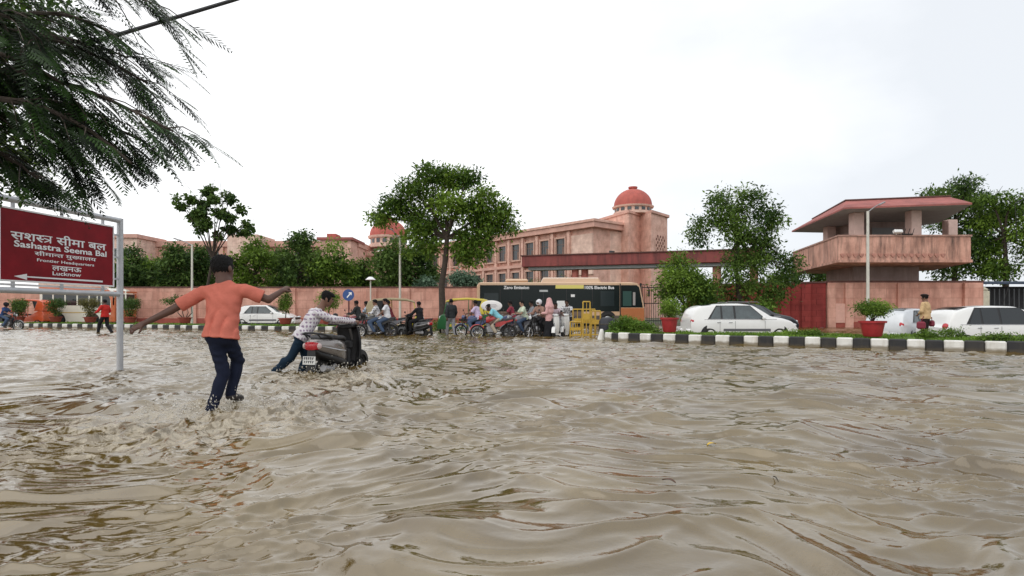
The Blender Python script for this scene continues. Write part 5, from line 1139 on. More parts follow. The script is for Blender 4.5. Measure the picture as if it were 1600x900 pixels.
    mb = MB(); mb.tube([(.1, -.1, .22), (.14, -.35, .22), (.16, -.5, .25), (.17, -.82, .31)], [.02, .03, .055, .055], 12); mb.build('exhaust', steel, T, smooth=True)
    mb = MB(); mb.box((-.11, -.35, .28), (.12, .45, .18), bev=.05); mb.lathe([(.01, 0), (.085, 0), (.085, .03), (.01, .04)], 16, TR(.1, -.38, .27, ry=PI / 2)); mb.build('engine', steel, T)
    return T

def car(label, loc, rz, pm, Lc=4.0, Wc=.86, Hc=1.52, hood=.95, prof=None, group=None, glass=None, rails=False):
    """station loft along +y (front). prof = [(y, z top)]"""
    T = thing('parked_car' if group is None else 'car', label, 'car', loc, rz, group); h = Lc / 2; glass = glass or glass_c
    ys = np.linspace(-h, h, 57); py, pz = zip(*prof); zt = np.interp(ys, py, pz); zt = np.convolve(np.r_[zt[0], zt, zt[-1]], [.25, .5, .25], 'valid')
    belt = .88
    def taper(y): a = abs(y) / h; return 1 - .17 * max(0, (a - .62) / .38) ** 2
    def hw(y, z):
        w_ = Wc * taper(y)
        if z > belt: w_ *= 1 - .30 * (z - belt) / max(.3, Hc - belt) * .75
        return w_ - .06 * max(0, (.35 - z)) / .35 + .015 * math.sin(min(1, max(0, (z - .3) / .6)) * PI)
    def topz(y): return float(np.interp(y, ys, zt))
    rings = []
    for y in ys:
        z1 = topz(y); zb = .22 + .16 * max(0, (abs(y) / h - .85) / .15) ** 2; cr = .07; pts = [(hw(y, zb) * .9, y, zb)]
        for z in np.linspace(zb + .05, z1 - cr, 9): pts.append((hw(y, z), y, z))
        w_ = hw(y, z1 - cr); pts += [(w_ - .025, y, z1 - cr * .45), (w_ - .08, y, z1 - .012), (w_ * .6, y, z1 + .008), (0, y, z1 + .018)]
        rings.append(pts + [(-p[0], p[1], p[2]) for p in pts[::-1][1:]])
    mb = MB(); mb.loft(rings); mb.build('body', pm, T, smooth=True)
    # side windows: (y0,z0 .. ) panels laid on the body side
    def panel(name, bot, top, m, off=.006, par=T):
        for s in (-1, 1):
            R_ = []
            for t in np.linspace(0, 1, 9):
                b0 = np.array([np.interp(t, np.linspace(0, 1, len(bot)), [q[i] for q in bot]) for i in (0, 1)]); t0 = np.array([np.interp(t, np.linspace(0, 1, len(top)), [q[i] for q in top]) for i in (0, 1)])
                R_.append([(s * (hw(p[0], p[1]) + off), p[0], p[1]) for p in [b0 * (1 - v) + t0 * v for v in np.linspace(0, 1, 5)]])
            mb = MB(); mb.loft(R_, closed=False, cap=False); mb.build(name, m, par, smooth=True)
    r0 = [p for p in prof]; ry0, ry1 = car_win
    yr, yf = ry0, ry1; zt_ = Hc - .10
    panel('window_trim', [(yr - .32, belt + .03), (yf + .50, belt + .03)], [(yr + .08, zt_ + .015), (yf - .12, zt_ + .015)], black, .004)
    m1 = (yr + yf) / 2
    panel('side_window', [(yr - .20, belt + .07), (yr + .22, belt + .06)], [(yr + .07, zt_ - .05), (yr + .24, zt_ - .01)], glass, .009)
    panel('side_window', [(yr + .30, belt + .06), (m1 - .03, belt + .06)], [(yr + .30, zt_ - .005), (m1 - .03, zt_ - .005)], glass, .009)
    panel('side_window', [(m1 + .05, belt + .06), (yf + .40, belt + .07)], [(m1 + .05, zt_ - .005), (yf - .14, zt_ - .01)], glass, .009)
    def topglass(name, y0, y1):
        R_ = [[(u * (hw(y, topz(y) - .07) - .12), y, topz(y) + .019 + .006 - .012 * abs(u) ** 3) for u in np.linspace(-1, 1, 9)] for y in np.linspace(y0, y1, 6)]
        mb = MB(); mb.loft(R_, closed=False, cap=False); mb.build(name, glass, T, smooth=True)
    topglass('windscreen', yf - .08, yf + .62); topglass('rear_window', yr - .46, yr - .06)
    for s in (-1, 1):
        for y in (-h + .72, h - .80):
            mb = MB(); mb.lathe([(.01, 0), (.375, 0), (.375, .012), (.01, .012)], 26, TR(s * (hw(y, .32) - .004) , y, .33, ry=s * PI / 2)); mb.build('wheel_arch', black, T)
            o = wheel(T, y, .31, .31, .17, x=s * (hw(y, .3) - .05), spokes=10, alloy=True, rimm=M_('alloy', (.45, .45, .46), .35, metal=.8), k=26)
        mb = MB(); mb.box((s * (hw(0, .3) + .002), .0, .27), (.03, Lc * .5, .09), bev=.01); mb.build('sill', black, T)
        mb = MB(); mb.ell((s * (hw(yf + .3, .95) + .10), yf + .34, .98), (.09, .06, .075), 12, 8); mb.box((s * (hw(yf + .3, .95) + .02), yf + .34, .95), (.1, .04, .03)); mb.build('side_mirror', black if rails else pm, T, smooth=True)
        for y in (m1 - .18, yr + .14): mb = MB(); mb.box((s * (hw(y, .78) + .014), y, .80), (.025, .16, .03), bev=.008); mb.build('door_handle', chrome, T)
        for y in (m1 + .01, yr + .18, yf + .42):
            mb = MB(); mb.box((s * (hw(y, .6) + .0005), y, .60), (.006, .008, .52)); mb.build('door_seam', black, T)
        mb = MB(); mb.ell((s * (Wc * .70), h - .14, .70), (.16, .14, .07), 14, 8); mb.build('headlight', lens_w, T, smooth=True)
        mb = MB(); mb.ell((s * (Wc * .76), -h + .10, .84), (.10, .11, .13), 14, 8); mb.build('tail_light', red_lens, T, smooth=True)
        if rails: mb = MB(); mb.tube([(s * (Wc - .30), yr, Hc + .0), (s * (Wc - .28), yr + .1, Hc + .05), (s * (Wc - .28), yf - .2, Hc + .05), (s * (Wc - .30), yf - .1, Hc)], .014, 6); mb.build('roof_rail', steel, T, smooth=True)
    for s in (-1, 1):
        mb = MB(); mb.box((s * (hw(0, .45) + .004), .05, .50), (.02, Lc * .44, .10), bev=.008); mb.build('side_moulding', M_('moulding_grey', (.10, .10, .11), .5), T)
        mb = MB(); mb.tube([(s * (hw(y, .92) + .006), y, .925) for y in np.linspace(-h + .5, h - .9, 12)], .010, 5); mb.build('waist_trim', chrome, T, smooth=True)
    mb = MB(); mb.box((0, -h + .02, .42), (Wc * 1.55, .16, .22), bev=.05); mb.build('rear_bumper', pm, T); mb = MB(); mb.box((0, h - .03, .40), (Wc * 1.5, .16, .24), bev=.05); mb.build('front_bumper', pm, T)
    mb = MB(); mb.box((0, -h - .065, .55), (.5, .01, .12)); mb.build('number_plate', M_('plate_white', (.7, .7, .68), .5), T)
    mb = MB(); mb.box((0, h - .0, .62), (.8, .08, .14), bev=.02); mb.build('grille', black, T)
    return T
SUVP = [(-2.15, .78), (-2.12, 1.05), (-2.0, 1.30), (-1.78, 1.46), (-1.0, 1.54), (-.2, 1.57), (.35, 1.50), (.75, 1.26), (1.05, 1.05), (1.5, .98), (1.9, .86), (2.1, .68), (2.15, .55)]
car_win = (-1.22, .35)
cA = car('white hatchback SUV with chrome handles at the left of the right hand car row', (X(1152, 24), 24.0, -.21), -PI / 2 , white_p, 4.3, .88, 1.57, prof=SUVP, group='cars queued beyond the right hand island', rails=False)
BLK = [(-2.0, .8), (-1.9, 1.1), (-1.5, 1.36), (-.9, 1.50), (.1, 1.52), (.55, 1.40), (1.0, 1.10), (1.3, 1.02), (1.8, .92), (2.1, .72), (2.15, .6)]
car_win = (-1.15, .5)
cB = car('black car half hidden behind the white hatchback SUV', (X(1168, 27), 27.2, -.12), -PI / 2, black_p, 4.3, .86, 1.54, prof=BLK, group='cars queued beyond the right hand island', rails=True)
car_win = (-1.35, .45)
SUV2 = [(-2.2, .8), (-2.15, 1.1), (-1.95, 1.40), (-1.5, 1.54), (-.6, 1.60), (.2, 1.58), (.55, 1.46), (.95, 1.18), (1.2, 1.08), (1.8, 1.0), (2.12, .85), (2.2, .6)]
cC = car('long white SUV at the right edge with tinted windows behind the policeman', (X(1553, 21.5), 21.5, -.36), -PI / 2 - .03, white_p, 4.7, .90, 1.62, prof=SUV2, group='cars queued beyond the right hand island', glass=glass_d)
HB = [(-1.85, .8), (-1.8, 1.05), (-1.6, 1.32), (-1.25, 1.46), (-.5, 1.50), (.2, 1.48), (.6, 1.28), (.95, 1.02), (1.4, .94), (1.75, .75), (1.85, .55)]
car_win = (-.95, .3)
cD = car('small silvery white hatchback seen from behind beside the tower planter', (X(1428, 23.5), 24.0, -.34), -PI / 2 + .55, paint('silver_paint', (.62, .64, .66), metal=.3), 3.7, .84, 1.5, prof=HB, group='cars queued beyond the right hand island')
cE = car('white car on the left, seen between the boy\'s arm and the scooter pusher', (X(418, 39), 39.0, -.05), -PI / 2, white_p, 4.1, .86, 1.5, prof=HB, group='vehicles on the far left carriageway')

# ------------------------------------------------------------------ buses
def text_mesh(txt, size, off=0):
    cu = bpy.data.curves.new('g', 'FONT'); cu.body = txt; cu.size = size; cu.offset = off; cu.align_x = 'CENTER'; cu.resolution_u = 3
    o = bpy.data.objects.new('g', cu); me = bpy.data.meshes.new_from_object(o); bpy.data.objects.remove(o); bpy.data.curves.remove(cu)
    mb = MB(); mb.v = [tuple(v.co) for v in me.vertices]; mb.f = [tuple(p.vertices) for p in me.polygons]; mb.m = [0] * len(mb.f); bpy.data.meshes.remove(me); return mb
busg = M_('bus_black_glass', (.008, .014, .014), .25, spec=.25)
borange = paint('bus_orange', (.50, .18, .07)); bcream = paint('bus_cream', (.66, .44, .28)); byel = M_('destination_yellow', (.75, .66, .18), .5)
T = thing('city_bus', 'black and cream orange electric city bus standing behind the motorcycles', 'bus', (X(745, 40), 40, 0))
LB = X(1008, 40) - X(745, 40); zt = Z(441, 40)
def bb(name, x0, x1, y0, y1, z0, z1, m, bev=0, par=None):
    mb = MB(); mb.box(((x0 + x1) / 2, (y0 + y1) / 2, (z0 + z1) / 2), (x1 - x0, y1 - y0, z1 - z0), bev=bev); return mb.build(name, m, par or T)
mb = MB(); pf = [(0.0, .35), (0.0, zt - .25), (.12, zt - .04), (.3, zt), (LB - .9, zt), (LB - .55, zt - .06), (LB - .35, zt - .3), (LB - .02, 1.25), (LB, .95), (LB, .35)]
n_ = len(pf); vs = []
for y_, ins in ((0, .06), (.08, 0), (2.4, 0), (2.48, .06)): vs += [(min(max(p[0], ins), LB - ins), y_, min(p[1], zt - ins)) for p in pf]
fs = [tuple(range(n_)), tuple(range(3 * n_, 4 * n_))[::-1]]
for k in range(3): fs += [(k * n_ + i, (k + 1) * n_ + i, (k + 1) * n_ + (i + 1) % n_, k * n_ + (i + 1) % n_) for i in range(n_)]
mb.add(vs, fs); mb.build('body', bcream, T)
side = bb('window_band', .22, LB - 1.78, -.012, .02, 1.02, zt - .20, busg)
mb = MB(); mb.side([], 0, 0) if False else None
q = [(LB - 1.68, 1.30), (LB - .16, 1.30), (LB - .42, zt - .34), (LB - .60, zt - .2), (LB - 1.68, zt - .2)]
mb.add([(a, -.014, b_) for a, b_ in q] + [(a, .02, b_) for a, b_ in q], [(0, 1, 2, 3, 4)] + [(i, (i + 1) % 5, 5 + (i + 1) % 5, 5 + i) for i in range(5)]); mb.build('front_side_window', busg, T)
q = [(LB + .012, 1.34), (LB - .30, zt - .34)]; mb = MB(); mb.add([(q[0][0], .12, q[0][1]), (q[0][0], 2.36, q[0][1]), (q[1][0] + .0, 2.36, q[1][1]), (q[1][0], .12, q[1][1])], [(0, 1, 2, 3)]); mb.build('windscreen', glass_d, T)
bb('skirt', .02, LB - 1.7, -.016, .01, .36, .74, M_('bus_skirt', (.10, .08, .07), .6))
bb('lower_panel', .02, X(910, 40) - X(745, 40), -.014, .01, .745, 1.015, M_('bus_lower_brown', (.17, .12, .09), .5))
bb('front_skirt', LB - 1.70, LB - .05, -.018, .01, .36, 1.26, borange, .02)
bb('door_post', LB - 1.76, LB - 1.69, -.02, .02, .4, zt - .1, black)
for k, x in enumerate((2.6, LB - 2.6)):
    o = wheel(T, 0, .46, .48, .25, x=0, k=28); o.location = (x, -.02, 0); o.rotation_euler = (0, 0, PI / 2)
    mb = MB(); mb.lathe([(.01, 0), (.6, 0), (.6, .012), (.01, .012)], 26, TR(x, .004, .46, rx=PI / 2)); mb.build('wheel_arch', black, T)
for i, x in enumerate((1.6, 3.1, 4.6, 6.2, 8.0)): bb('window_bar', x, x + .05, -.018, -.013, 1.34, zt - .5, black)
bb('window_glass', .5, 1.5, -.017, -.0125, 1.5, zt - .75, M_('bus_glass_b', (.02, .03, .033), .2, spec=.35)); bb('window_glass', LB - 3.1, LB - 2.15, -.017, -.0125, 1.4, zt - .6, M_('bus_glass_b', (.02, .03, .033), .2, spec=.35)); bb('window_glass', LB - 1.55, LB - .95, -.019, -.0145, 1.4, zt - .62, M_('bus_glass_g', (.05, .10, .09), .08, spec=.7))
bb('curtain', LB - .85, LB - .68, -.021, -.016, 1.45, zt - .7, M_('curtain_grey', (.35, .33, .32), .8))
bb('destination_board', X(868, 40) - X(745, 40), X(912, 40) - X(745, 40), -.03, -.013, Z(451, 40), Z(445.5, 40), byel, .004)
bb('notice', X(870, 40) - X(745, 40), X(888, 40) - X(745, 40), -.03, -.013, Z(487, 40), Z(470, 40), signwhite)
bb('sticker', X(892, 40) - X(745, 40), X(898, 40) - X(745, 40), -.026, -.013, Z(464, 40), Z(460, 40), signwhite); bb('sticker', X(843, 40) - X(745, 40), X(856, 40) - X(745, 40), -.026, -.013, Z(456, 40), Z(453, 40), M_('sticker_pale', (.5, .52, .52), .5))
for (txt, px, py, s_) in (('Zero Emission', 807, 451.5, .30), ('100% Electric Bus', 936, 451.5, .29)):
    mb = text_mesh(txt, s_, .008); mb.xf(Matrix.Translation((X(px, 40) - X(745, 40), -.024, Z(py, 40))) @ Matrix.Rotation(R(90), 4, 'X')); mb.build('lettering', signwhite, T)
mb = MB(); mb.box((X(785, 40) - X(745, 40) + 1.0, 1.2, zt + .13), (1.6, 1.6, .26), bev=.1); mb.build('roof_unit', bcream, T)
mb = MB(); x0 = X(846, 40) - X(745, 40); x1 = X(940, 40) - X(745, 40); mb.loft([[(x0 + (x1 - x0) * u, y_, zt + (.36 if 0 < u < 1 else .05) * f_) for y_, f_ in ((.3, 0), (.35, .8), (.6, 1), (1.8, 1), (2.05, .8), (2.1, 0))] for u in (0, .04, .96, 1)]); mb.build('battery_pod', bcream, T)
for y_ in (.0, 2.5):
    mb = MB(); mb.tube([(LB - .35, y_, zt - .15), (LB + .1, y_ - .1, zt - .2), (LB + .22, y_ - .12, zt - .5)], .03, 6); mb.box((LB + .24, y_ - .12, zt - .75), (.1, .22, .5), bev=.03); mb.build('side_mirror', black, T)
mb = MB(); mb.ell((LB - .02, .35, .85), (.06, .2, .12), 12, 8); mb.build('headlight', lens_w, T, smooth=True)

T = thing('bus', 'white bus with orange rounded nose parked behind the clipped pots at left', 'bus', (X(62, 40.5), 40.5, 0), 0, 'vehicles on the far left carriageway')
LW_ = X(213, 42.8) - X(62, 40.5); zt = Z(449, 40.5)
cw = paint('bus_ivory', (.70, .68, .58)); oc = paint('bus_nose_orange', (.55, .14, .05))
mb = MB(); n_ = 12; pf = [(0, .3), (0, zt)] + [(LW_ - 1.0 + 1.0 * math.sin(PI / 2 * i / 8), zt - 1.15 + 1.15 * math.cos(PI / 2 * i / 8)) for i in range(9)] + [(LW_, .3)]
mb.add([(a, 0, b_) for a, b_ in pf] + [(a, 2.3, b_) for a, b_ in pf], [tuple(range(n_)), tuple(range(n_, 2 * n_))[::-1]] + [(i, n_ + i, n_ + (i + 1) % n_, (i + 1) % n_) for i in range(n_)]); mb.build('body', cw, T)
bb('window_band', .2, LW_ - 1.3, -.012, .02, 1.45, zt - .25, glass_d)
mb = MB(); R1 = []
for i in range(11):
    a = PI / 2 * i / 10; R1.append([(LW_ - 1.0 + r_ * math.sin(a), y_, zt - 1.15 + (r_ + .15) * math.cos(a)) for r_, y_ in ((.72, -.02), (1.015, -.02), (1.015, .05), (.72, .05))])
mb.loft(R1 + [[(x_ , y_, .3) for x_, y_ in ((LW_ - .28, -.02), (LW_ + .015, -.02), (LW_ + .015, .05), (LW_ - .28, .05))]]); mb.build('nose_trim', oc, T)
bb('roof_trim', .0, LW_ - 1.0, -.02, .05, zt - .2, zt + .02, oc)
mb = MB(); mb.box((LW_ + .012, 1.15, 1.75), (.02, 1.8, 1.0), bev=.0); mb.build('windscreen', glass_d, T); mb = MB(); mb.box((LW_ + .010, 1.15, .75), (.02, 2.2, .8)); mb.build('front_panel', oc, T); mb = MB(); mb.box((LW_ + .009, .08, 1.6), (.018, .16, 1.4)); mb.box((LW_ + .009, 2.22, 1.6), (.018, .16, 1.4)); mb.box((LW_ -.05, 1.15, 2.42), (.2, 2.3, .12)); mb.build('front_frame', oc, T)
bb('cab_window', LW_ - 1.2, LW_ - .35, -.013, .02, 1.35, zt - .5, glass_d)
for i in range(7): bb('window_post', .9 + i * .85, 1.0 + i * .85, -.02, -.013, 1.46, zt - .26, cw)
bb('stripe', .0, LW_ - .4, -.012, .01, .92, .98, M_('stripe_ochre', (.5, .35, .12), .5)); bb('front_corner', LW_ - .9, LW_ - .3, -.016, .01, .3, .8, oc, .02)
for x in (1.3, LW_ - 1.6):
    o = wheel(T, 0, .4, .42, .22, k=24); o.location = (x, -.02, 0); o.rotation_euler = (0, 0, PI / 2)
    mb = MB(); mb.lathe([(.01, 0), (.52, 0), (.52, .012), (.01, .012)], 24, TR(x, .004, .4, rx=PI / 2)); mb.build('wheel_arch', black, T)

# ------------------------------------------------------------------ auto rickshaws
hoodd2 = M_('hood_black', (.02, .02, .02), .8)
def auto(label, loc, rz, bodym, hoodm, group='auto rickshaws', L_=2.6, lower=None):
    T = thing('auto_rickshaw', label, 'auto rickshaw', loc, rz, group)
    pf = [(-1.25, .3), (-1.28, .75), (-1.2, 1.0), (-.9, 1.02), (-.2, .62), (.3, .55), (.72, .62), (.92, 1.02), (1.08, .98), (1.25, .6), (1.28, .32)]
    mb = MB(); mb.side(pf, -.6, .6); mb.build('tub', bodym, T, bevel=.03)
    hp = [(-1.25, 1.0), (-1.3, 1.35), (-1.2, 1.62), (-.95, 1.74), (-.2, 1.80), (.5, 1.76), (.82, 1.66), (.86, 1.58), (.5, 1.66), (-.2, 1.70), (-.85, 1.64), (-.62, 1.0)]
    mb = MB(); mb.side(hp[:], -.62, .62); mb.build('hood', hoodm, T, bevel=.03)
    mb = MB(); mb.side([(.93, 1.02), (.80, 1.62), (.83, 1.62), (.96, 1.02)], -.52, .52); mb.build('windscreen', glass_c, T)
    for s in (-1, 1):
        mb = MB(); mb.tube([(s * .56, .95, 1.0), (s * .55, .8, 1.64)], .022, 6); mb.build('pillar', bodym, T); mb = MB(); mb.tube([(s * .59, -.2, .62), (s * .59, -.25, 1.72)], .02, 6); mb.build('pillar', bodym, T)
        mb = MB(); mb.side([(-1.2, 1.0), (-1.24, 1.35), (-1.1, 1.64), (-.5, 1.70), (-.62, 1.3), (-.72, 1.0)], s * .60, s * .585); mb.build('side_curtain', hoodd2, T)
    mb = MB(); mb.box((0, -.75, .72), (1.08, .5, .14), bev=.04); mb.box((0, -.98, 1.0), (1.08, .12, .5), rx=.1, bev=.04); mb.box((0, .1, .75), (.5, .36, .1), bev=.03); mb.build('seat', M_('seat_vinyl', (.02, .02, .022), .55), T)
    mb = MB(); mb.box((0, -1.0, 1.3), (1.0, .03, .4)); mb.build('rear_window', glass_d, T)
    for (x, y) in ((0, 1.05), (-.56, -.85), (.56, -.85)): wheel(T, y, .22, .22, .1, x=x, k=20)
    mb = MB(); mb.ell((0, 1.22, .85), (.09, .06, .09), 12, 8); mb.build('headlight', lens_w, T, smooth=True)
    mb = MB(); mb.tube([(-.22, .62, 1.02), (.22, .62, 1.02)], .015, 6); mb.tube([(0, .62, 1.0), (0, .9, .6)], .02, 6); mb.build('handlebar', black, T)
    if lower:
        for s in (-1, 1): mb = MB(); mb.box((s * .606, -.9, .62), (.01, .66, .4)); mb.box((s * .606, .2, .50), (.01, 1.2, .12)); mb.build('side_panel', lower, T)
    return T
ayel = paint('auto_yellow', (.62, .50, .05)); agrn = paint('auto_green', (.02, .13, .04)); aor = paint('auto_orange', (.66, .10, .03)); hoodk = M_('hood_canvas', (.42, .35, .22), .85, var=.2, bump=.3); hoodd = M_('hood_black', (.02, .02, .02), .8)
auto('yellow auto rickshaw with beige canvas hood behind the loaded black motorcycle', (X(619, 26.5), 26.5, -.15), R(-82), ayel, hoodk)
auto('green and yellow auto rickshaw behind the rider in lavender shirt', (X(727, 27.5), 27.6, -.12), R(86), agrn, ayel, lower=ayel)
auto('orange auto rickshaw at far left below the sign', (X(50, 39.4), 39.4, .05), R(90), aor, aor, 'vehicles on the far left carriageway')

# ------------------------------------------------------------------ two wheelers
tb = paint('tank_black', (.02, .02, .022)); tr_ = paint('tank_red', (.40, .02, .02)); tg = paint('tank_grey', (.2, .2, .22)); tbl = paint('tank_blue', (.03, .05, .16)); tw = paint('scooter_white', (.72, .72, .70)); trd = paint('tank_maroon', (.22, .02, .03))
motorcycle('black motorcycle carrying two young men in white shirts, nearest the scooter pusher', (X(586, 24.2), 24.2, -.10), R(94), tb)
motorcycle('maroon motorcycle at the left end of the waiting group under the blue sign', (X(557, 25.8), 25.8, -.12), R(80), trd)
scooter('dark scooter with its rider leaning back, left of the big tree trunk', (X(648, 25.0), 25.0, -.15), R(60), tb, tb, 'motorcycles waiting on the flooded road', plate=False, shw=.58)
motorcycle('large bright red motorcycle in front of the white oval board', (X(771, 23.6), 23.6, -.12), R(91), tr_, panel=tr_)
motorcycle('dark motorcycle under the rider in lavender shirt', (X(742, 25.0), 25.0, -.12), R(70), tbl)
motorcycle('grey motorcycle right of the red one, ridden by the man in sunglasses', (X(815, 24.8), 24.8, -.12), R(105), tg)
motorcycle('black motorcycle nearly facing the viewer beside the woman in pink headscarf', (X(842, 24.2), 24.2, -.12), R(140), tb)
scooter('white scooter facing the viewer right of the woman in pink headscarf', (X(868, 24.0), 24.0, -.10), R(170), tw, tw, 'motorcycles waiting on the flooded road', plate=False, shw=.58)
scooter('grey and white scooter beside the yellow barricades', (X(886, 24.8), 24.8, -.10), R(160), paint('scooter_silver', (.45, .45, .47)), tw, 'motorcycles waiting on the flooded road', plate=False, shw=.58)
motorcycle('dark grey motorcycle behind the loaded black motorcycle', (X(606, 25.6), 25.6, -.12), R(100), tg)
motorcycle('dark blue motorcycle behind the rear wheel of the large red one', (X(797, 25.9), 25.9, -.12), R(75), tbl)
motorcycle('maroon motorcycle squeezed behind the grey one and the black one', (X(830, 25.8), 25.8, -.12), R(98), trd)
motorcycle('black motorcycle right behind the pusher\'s outstretched arm', (X(572, 27.0), 27.0, -.12), R(88), tb)
motorcycle('motorcycle at the far left edge under the man in blue shirt', (X(8, 33.5), 33.5, -.1), R(-80), tb)
# the pushed scooter
sil = mat('scooter_bronze_silver', (.27, .245, .23), .24, metal=.65, coat=.5, var=.12)
SCO = scooter('silver brown scooter with red tail light being pushed through the flood', (-3.19, 10.67, -.25), R(-13), sil, black, None, inner=M_('shield_black', (.014, .014, .016), .5, var=.2, bump=.15)); SCO.scale = (1.06, 1.06, 1.06)
# ================================================================== PEOPLE
V3 = lambda p: np.array(p, float)
STAND = dict(pel=(0, 0, .94), che=(0, 0, 1.28), nek=(0, -.005, 1.46), hed=(0, .02, 1.60), shL=(-.18, 0, 1.39), shR=(.18, 0, 1.39), elL=(-.25, -.02, 1.12), elR=(.25, -.02, 1.12), haL=(-.26, .07, .87), haR=(.26, .07, .87),
             hpL=(-.09, 0, .92), hpR=(.09, 0, .92), knL=(-.10, .03, .50), knR=(.10, .03, .50), anL=(-.11, 0, .09), anR=(.11, 0, .09), face=(0, 1, 0))
WALK = dict(STAND, knL=(-.1, .22, .52), anL=(-.1, .28, .12), knR=(.1, -.02, .5), anR=(.1, -.30, .14), elL=(-.25, -.1, 1.13), haL=(-.24, -.12, .88), elR=(.25, .04, 1.13), haR=(.24, .2, .93))
RIDE = dict(STAND, pel=(0, -.12, .86), che=(0, .0, 1.18), nek=(0, .03, 1.36), hed=(0, .06, 1.51), shL=(-.18, .01, 1.29), shR=(.18, .01, 1.29), elL=(-.27, .14, 1.06), elR=(.27, .14, 1.06), haL=(-.33, .32, 1.05), haR=(.33, .32, 1.05),
            hpL=(-.09, -.1, .86), hpR=(.09, -.1, .86), knL=(-.22, .26, .68), knR=(.22, .26, .68), anL=(-.24, .05, .32), anR=(.24, .05, .32))
PILL = dict(RIDE, pel=(0, -.1, .9), che=(0, -.05, 1.22), nek=(0, -.03, 1.40), hed=(0, .0, 1.55), shL=(-.18, -.04, 1.33), shR=(.18, -.04, 1.33), elL=(-.26, .08, 1.1), elR=(.26, .08, 1.1), haL=(-.2, .24, .98), haR=(.2, .24, .98))
hairm = M_('hair_black', (.005, .0045, .0045), .8, bump=.8, bscale=45, spec=.25)
shoem = M_('shoe_dark', (.025, .02, .02), .6)
def skinm(c, nm): return M_('skin_' + nm, c, .55, var=.08, vscale=9)
SKIN = skinm((.19, .095, .062), 'brown'); SKIND = skinm((.095, .044, .030), 'dark'); SKINL = skinm((.33, .19, .13), 'light')
EYE = M_('eye_dark', (.02, .015, .015), .2)
def unit(v): return v / max(1e-6, np.linalg.norm(v))
def cloth(name, c, pat=None):
    if name in MT: return MT[name]
    m = mat(name, c, .85, var=.10, vscale=12, bump=.25, bscale=60, spec=.2)
    if pat:                                          # printed check: blocks of a second colour, wobbling
        t = m.node_tree; b = t.nodes['Principled BSDF']; ln = t.links.new; src = b.inputs['Base Color'].links[0].from_socket
        tcn = t.nodes.new('ShaderNodeTexCoord'); sp = t.nodes.new('ShaderNodeSeparateXYZ'); nz = t.nodes.new('ShaderNodeTexNoise'); nz.inputs['Scale'].default_value = 5
        vm = t.nodes.new('ShaderNodeVectorMath'); vm.operation = 'MULTIPLY_ADD'; vm.inputs[1].default_value = (.06,) * 3; ln(tcn.outputs['Object'], nz.inputs[0]); ln(nz.outputs[1], vm.inputs[0]); ln(tcn.outputs['Object'], vm.inputs[2]); ln(vm.outputs[0], sp.inputs[0])
        ax = t.nodes.new('ShaderNodeMath'); ax.operation = 'ADD'; ln(sp.outputs[0], ax.inputs[0]); ln(sp.outputs[1], ax.inputs[1])
        def wav(s, f):
            a = t.nodes.new('ShaderNodeMath'); a.operation = 'MULTIPLY'; a.inputs[1].default_value = f; ln(s, a.inputs[0]); q = t.nodes.new('ShaderNodeMath'); q.operation = 'SINE'; ln(a.outputs[0], q.inputs[0]); return q.outputs[0]
        mu = t.nodes.new('ShaderNodeMath'); mu.operation = 'MULTIPLY'
        u1 = wav(ax.outputs[0], pat[1]); u2 = wav(sp.outputs[2], pat[1]); mxm = t.nodes.new('ShaderNodeMath'); mxm.operation = 'ADD'; ln(u1, mxm.inputs[0]); ln(u2, mxm.inputs[1])
        r = t.nodes.new('ShaderNodeValToRGB'); r.color_ramp.elements[0].position = .45; r.color_ramp.elements[1].position = .95; r.color_ramp.elements[0].color = (0, 0, 0, 1); r.color_ramp.elements[1].color = (.9, .9, .9, 1); ln(mxm.outputs[0], r.inputs[0])
        mx = t.nodes.new('ShaderNodeMixRGB'); mx.inputs[2].default_value = (*pat[0], 1); ln(r.outputs[0], mx.inputs[0]); ln(src, mx.inputs[1]); ln(mx.outputs[0], b.inputs['Base Color'])
    MT[name] = m; return m
